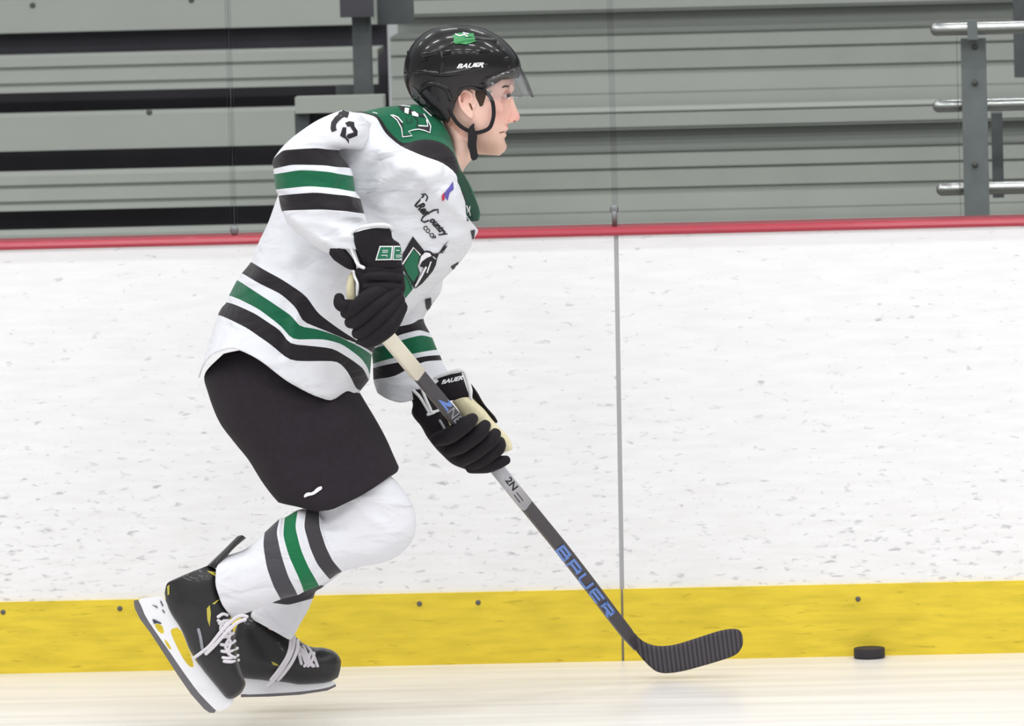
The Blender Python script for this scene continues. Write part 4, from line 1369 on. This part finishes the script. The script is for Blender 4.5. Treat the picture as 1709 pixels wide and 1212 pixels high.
for k in range(nu_):
    F.append((k, k + 1, S_ + k + 1, S_ + k)); e = nv_ * W_
    F.append((e + k, e + k + 1, S_ + e + k + 1, S_ + e + k))
g.add(V, F)
vis = g.obj('visor', M['visor'], helmet)
for sgn in (-1,):
    for (a, b_) in ((818, 153), (822, 140)):
        g = G(); ellipsoid(g, P(a, b_, YB - .107), (.004, .003, .004), nu=14, nv=8)
        g.obj('visor_screw', M['galv'], helmet)
# straps
def strap(pts, wd, name='chin_strap', flat=.35):
    g = G(); tube(g, [P(a, b_, y) for a, b_, y in pts], wd, seg=10, sub=6, flat=flat, up=(0, 1, 0))
    return g.obj(name, M['strap'], helmet)
for s in (-1,):
    y_ = YB - .080
    strap([(806, 150, y_ - .015), (815, 158, y_ - .012), (822, 170, y_ - .002), (824, 190, y_ + .004), (821, 205, y_ + .008), (815, 215, y_ + .012), (800, 221, y_ + .014), (790, 222, y_ + .014)], .0046)
    strap([(748, 180, y_ - .010), (754, 192, y_ - .004), (762, 204, y_ + .002), (772, 213, y_ + .006), (785, 220, y_ + .012)], .0046)
    g = G(); plate(g, chaikin([(781, 214), (792, 204), (791, 214), (797, 224), (795, 240), (796, 250), (799, 264), (787, 270), (783, 250), (780, 245), (781, 230)], 1), [], y_ + .010, .008)
    g.obj('strap_buckle', M['strap'], helmet, smooth=False)

# ------------------------------------------------------------------ gloves
def glove_finger(g, pts, r):
    tube(g, [P(a, b_, y) for a, b_, y in pts], r, seg=14, sub=5)
YG = YB - .345
gg = G()
shell(gg, [[(590, 450), (612, 446), (640, 444), (673, 446)], [(592, 468), (620, 466), (650, 466), (675, 472)], [(597, 490), (622, 488), (650, 488), (674, 494)],
           [(596, 510), (620, 510), (645, 512), (668, 518)], [(594, 530), (615, 532), (640, 536), (660, 538)], [(598, 552), (614, 556), (630, 556), (646, 556)]],
      [.040, .045, .047, .045, .040, .028], YG, n=22, m=5, power=2.5, rough=0.003, rscale=30)
g1 = gg.obj('hockey_glove', M['glove_black'], person)
# fingers closed round the shaft: knuckles at right, tips curling down-left under the shaft
def yst(a, b_): return stick_y(a, b_)
fing = [((668, 512), (650, 545), (622, 566), (606, 568)), ((664, 500), (640, 528), (612, 552), (597, 556)), ((660, 488), (628, 512), (600, 534), (585, 538)), ((650, 478), (616, 496), (592, 516), (578, 522))]
for i, (a, b_, c, d) in enumerate(fing):
    g = G(); glove_finger(g, [(*a, YG - .030), (*b_, YG - .052), (*c, YG - .040), (*d, YG - .010)], [.0175, .0195, .0185, .0145])
    g.obj('finger', M['glove_black'], g1)
g = G(); glove_finger(g, [(600, 512, YG - .012), (582, 512, YG - .03), (568, 508, YG - .035), (566, 497, YG - .03)], [.017, .0165, .015, .012])
g.obj('thumb', M['glove_black'], g1)
g = G(); glove_finger(g, [(588, 460, YG + .01), (586, 475, YG + .0), (586, 492, YG - .004), (588, 503, YG - .004)], [.008, .010, .011, .009])
g.obj('palm', M['palm'], g1)
# backhand rolls
for (a0, b0_, a1, b1_) in ((612, 462, 668, 464), (612, 479, 670, 481)):
    g = G(); glove_finger(g, [(a0, b0_, YG - .036), ((a0 + a1) / 2, b0_ - 1, YG - .044), (a1, b1_, YG - .024)], [.011, .012, .010])
    g.obj('padded_roll', M['glove_black'], g1)
# cuff
g = G()
shell(g, [[(588, 389), (608, 383), (630, 380), (653, 382)], [(589, 400), (610, 396), (632, 394), (655, 398)], [(592, 414), (612, 412), (640, 410), (667, 408)], [(597, 430), (615, 430), (645, 428), (670, 426)], [(604, 448), (620, 448), (645, 448), (672, 446)]],
      [.048, .05, .052, .05, .046], YG + .005, n=22, m=5, power=2.6, caps=(True, True), rough=0.0015, rscale=20)
cuff = g.obj('cuff', M['glove_black'], g1)
bc = bvh_of(cuff)
def trim(pts, r, parent, m='trim_white', name='binding'):
    g = G(); tube(g, [P(a, b_, y) for a, b_, y in pts], r, seg=8, sub=6)
    return g.obj(name, M[m], parent)
trim([(607, 447, YG - .04), (598, 442, YG - .03), (592, 430, YG - .02), (587, 417, YG - .015), (584, 404, YG - .012), (587, 390, YG - .012), (597, 382, YG - .03), (614, 377, YG - .045), (636, 375, YG - .045), (650, 378, YG - .03), (654, 384, YG - .01)], .0042, g1)
trim([(590, 453, YG - .03), (592, 462, YG - .03), (597, 475, YG - .04), (596, 494, YG - .035)], .003, g1)
for pl in ([(626.5, 434.5), (633.5, 410.5), (656, 410.5), (653.5, 434)], [(654.5, 434), (657, 410.5), (670, 410.5), (672, 434.5)]):
    decal('lettering', [pl], bc, M['white_print'], g1, lift=0.0015)
decal('lettering', [[(629, 432.5), (635, 412.5), (653.5, 412.5), (651.5, 432)], [(656.5, 432.5), (658.5, 412.5), (668.5, 412.5), (670, 432.5)]], bc, M['green_print'], g1, lift=0.0022)
decal('lettering', [stroke([(638, 418), (647, 418), (646, 421), (638, 421)], 1.1), stroke([(636.5, 426), (646, 426), (645, 429)], 1.1), stroke([(660, 418), (666, 418)], 1.1), stroke([(660, 426), (667, 426), (667, 429), (660, 429)], 1.1)], bc, M['white_print'], g1, lift=0.003)
# inner cuff flap
g = G()
shell(g, [[(551, 413), (549, 424), (557, 434)], [(560, 406), (562, 424), (570, 443)], [(573, 413), (576, 432), (583, 450)], [(585, 426), (588, 440), (592, 450)], [(593, 438), (594, 442), (595, 448)]], [.012, .02, .022, .018, .01], YG + .0, n=14, m=5)
g.obj('inner_cuff', M['glove_black'], g1)

# far glove (holding the shaft lower down)
YF = -0.975
gg = G()
shell(gg, [[(682, 652), (696, 650), (712, 648)], [(688, 672), (705, 666), (722, 662)], [(687, 690), (712, 684), (738, 682)], [(702, 713), (728, 702), (758, 696)], [(717, 736), (745, 720), (776, 704)],
           [(737, 760), (765, 740), (796, 715)], [(762, 778), (790, 752), (815, 730)], [(790, 787), (808, 768), (824, 750)], [(815, 789), (826, 778), (836, 768)]],
      [.022, .032, .036, .038, .040, .042, .040, .032, .018], YF + .035, n=22, m=5, power=2.3, rough=0.003, rscale=30)
g2 = gg.obj('hockey_glove', M['glove_black'], person)
ff = [((730, 734), (752, 726), (778, 708), (789, 699)), ((750, 752), (772, 742), (800, 722), (810, 710)), ((770, 768), (790, 756), (818, 736), (827, 724)), ((788, 776), (806, 766), (830, 748), (834, 738))]
for (a, b_, c, d) in ff:
    ys = stick_y((b_[0] + c[0]) / 2, (b_[1] + c[1]) / 2)
    g = G(); glove_finger(g, [(*a, ys + .012), (*b_, ys - .018), (*c, ys - .024), (*d, ys - .004)], [.0165, .0195, .0185, .0135])
    g.obj('finger', M['glove_black'], g2)
g = G(); glove_finger(g, [(786, 780, YF + .02), (812, 778, YF + .0), (832, 772, YF - .008), (845, 768, YF - .008)], [.015, .017, .0155, .011])
g.obj('thumb', M['glove_black'], g2)
g = G()
shell(g, [[(755, 669), (770, 665), (787, 663)], [(764, 684), (782, 678), (802, 678)], [(775, 700), (795, 694), (815, 692)], [(790, 715), (808, 708), (829, 709)], [(806, 732), (824, 724), (844, 724)], [(822, 748), (836, 740), (853, 738)], [(836, 757), (846, 754), (855, 750)]],
      [.02, .026, .028, .028, .026, .022, .012], YF + .05, n=18, m=5, power=2.2, rough=0.002, rscale=40)
g.obj('palm', M['palm'], g2)
g = G()
shell(g, [[(786, 640), (792, 652), (788, 664)], [(797, 655), (804, 671), (800, 680)], [(808, 674), (818, 690), (814, 696)], [(826, 695), (831, 704), (828, 707)]], [.03, .034, .03, .02], YF + .085, n=14, m=5)
g.obj('hand_back', M['glove_black'], g2)
g = G()
shell(g, [[(700, 636), (727, 630), (750, 625), (770, 621)], [(706, 645), (730, 642), (753, 638), (774, 633)], [(712, 656), (736, 656), (757, 652), (779, 648)], [(722, 668), (740, 670), (760, 668), (784, 663)]],
      [.042, .044, .044, .04], YF + .075, n=20, m=5, power=2.5)
cf = g.obj('cuff', M['glove_black'], g2)
trim([(727, 630, YF + .03), (748, 623, YF + .025), (765, 618, YF + .025), (774, 621, YF + .03), (779, 634, YF + .035), (783, 648, YF + .035), (786, 666, YF + .035)], .0042, g2)
trim([(690, 652, YF + .0), (700, 662, YF - .01), (708, 674, YF - .01), (716, 688, YF - .01)], .0038, g2)
trim([(703, 645, YF - .005), (708, 660, YF - .012), (717, 680, YF - .012), (722, 688, YF - .012), (737, 683, YF + .0)], .0036, g2)
trim([(714, 692, YF - .012), (724, 689, YF - .012)], .0036, g2)
trim([(734, 702, YF - .012), (740, 712, YF - .014), (745, 722, YF - .012)], .003, g2, 'grey_print')
trim([(746, 692, YF - .002), (752, 706, YF - .004), (758, 724, YF - .004)], .0045, g2, 'palm')
decal('lettering', [text2d('BAUER', (736.5, 642), (35.5, -8), (1.5, -7.5), bold=0.04, shear=0.15)], bvh_of(cf), M['white_print'], g2, lift=0.0015, maxe=12)
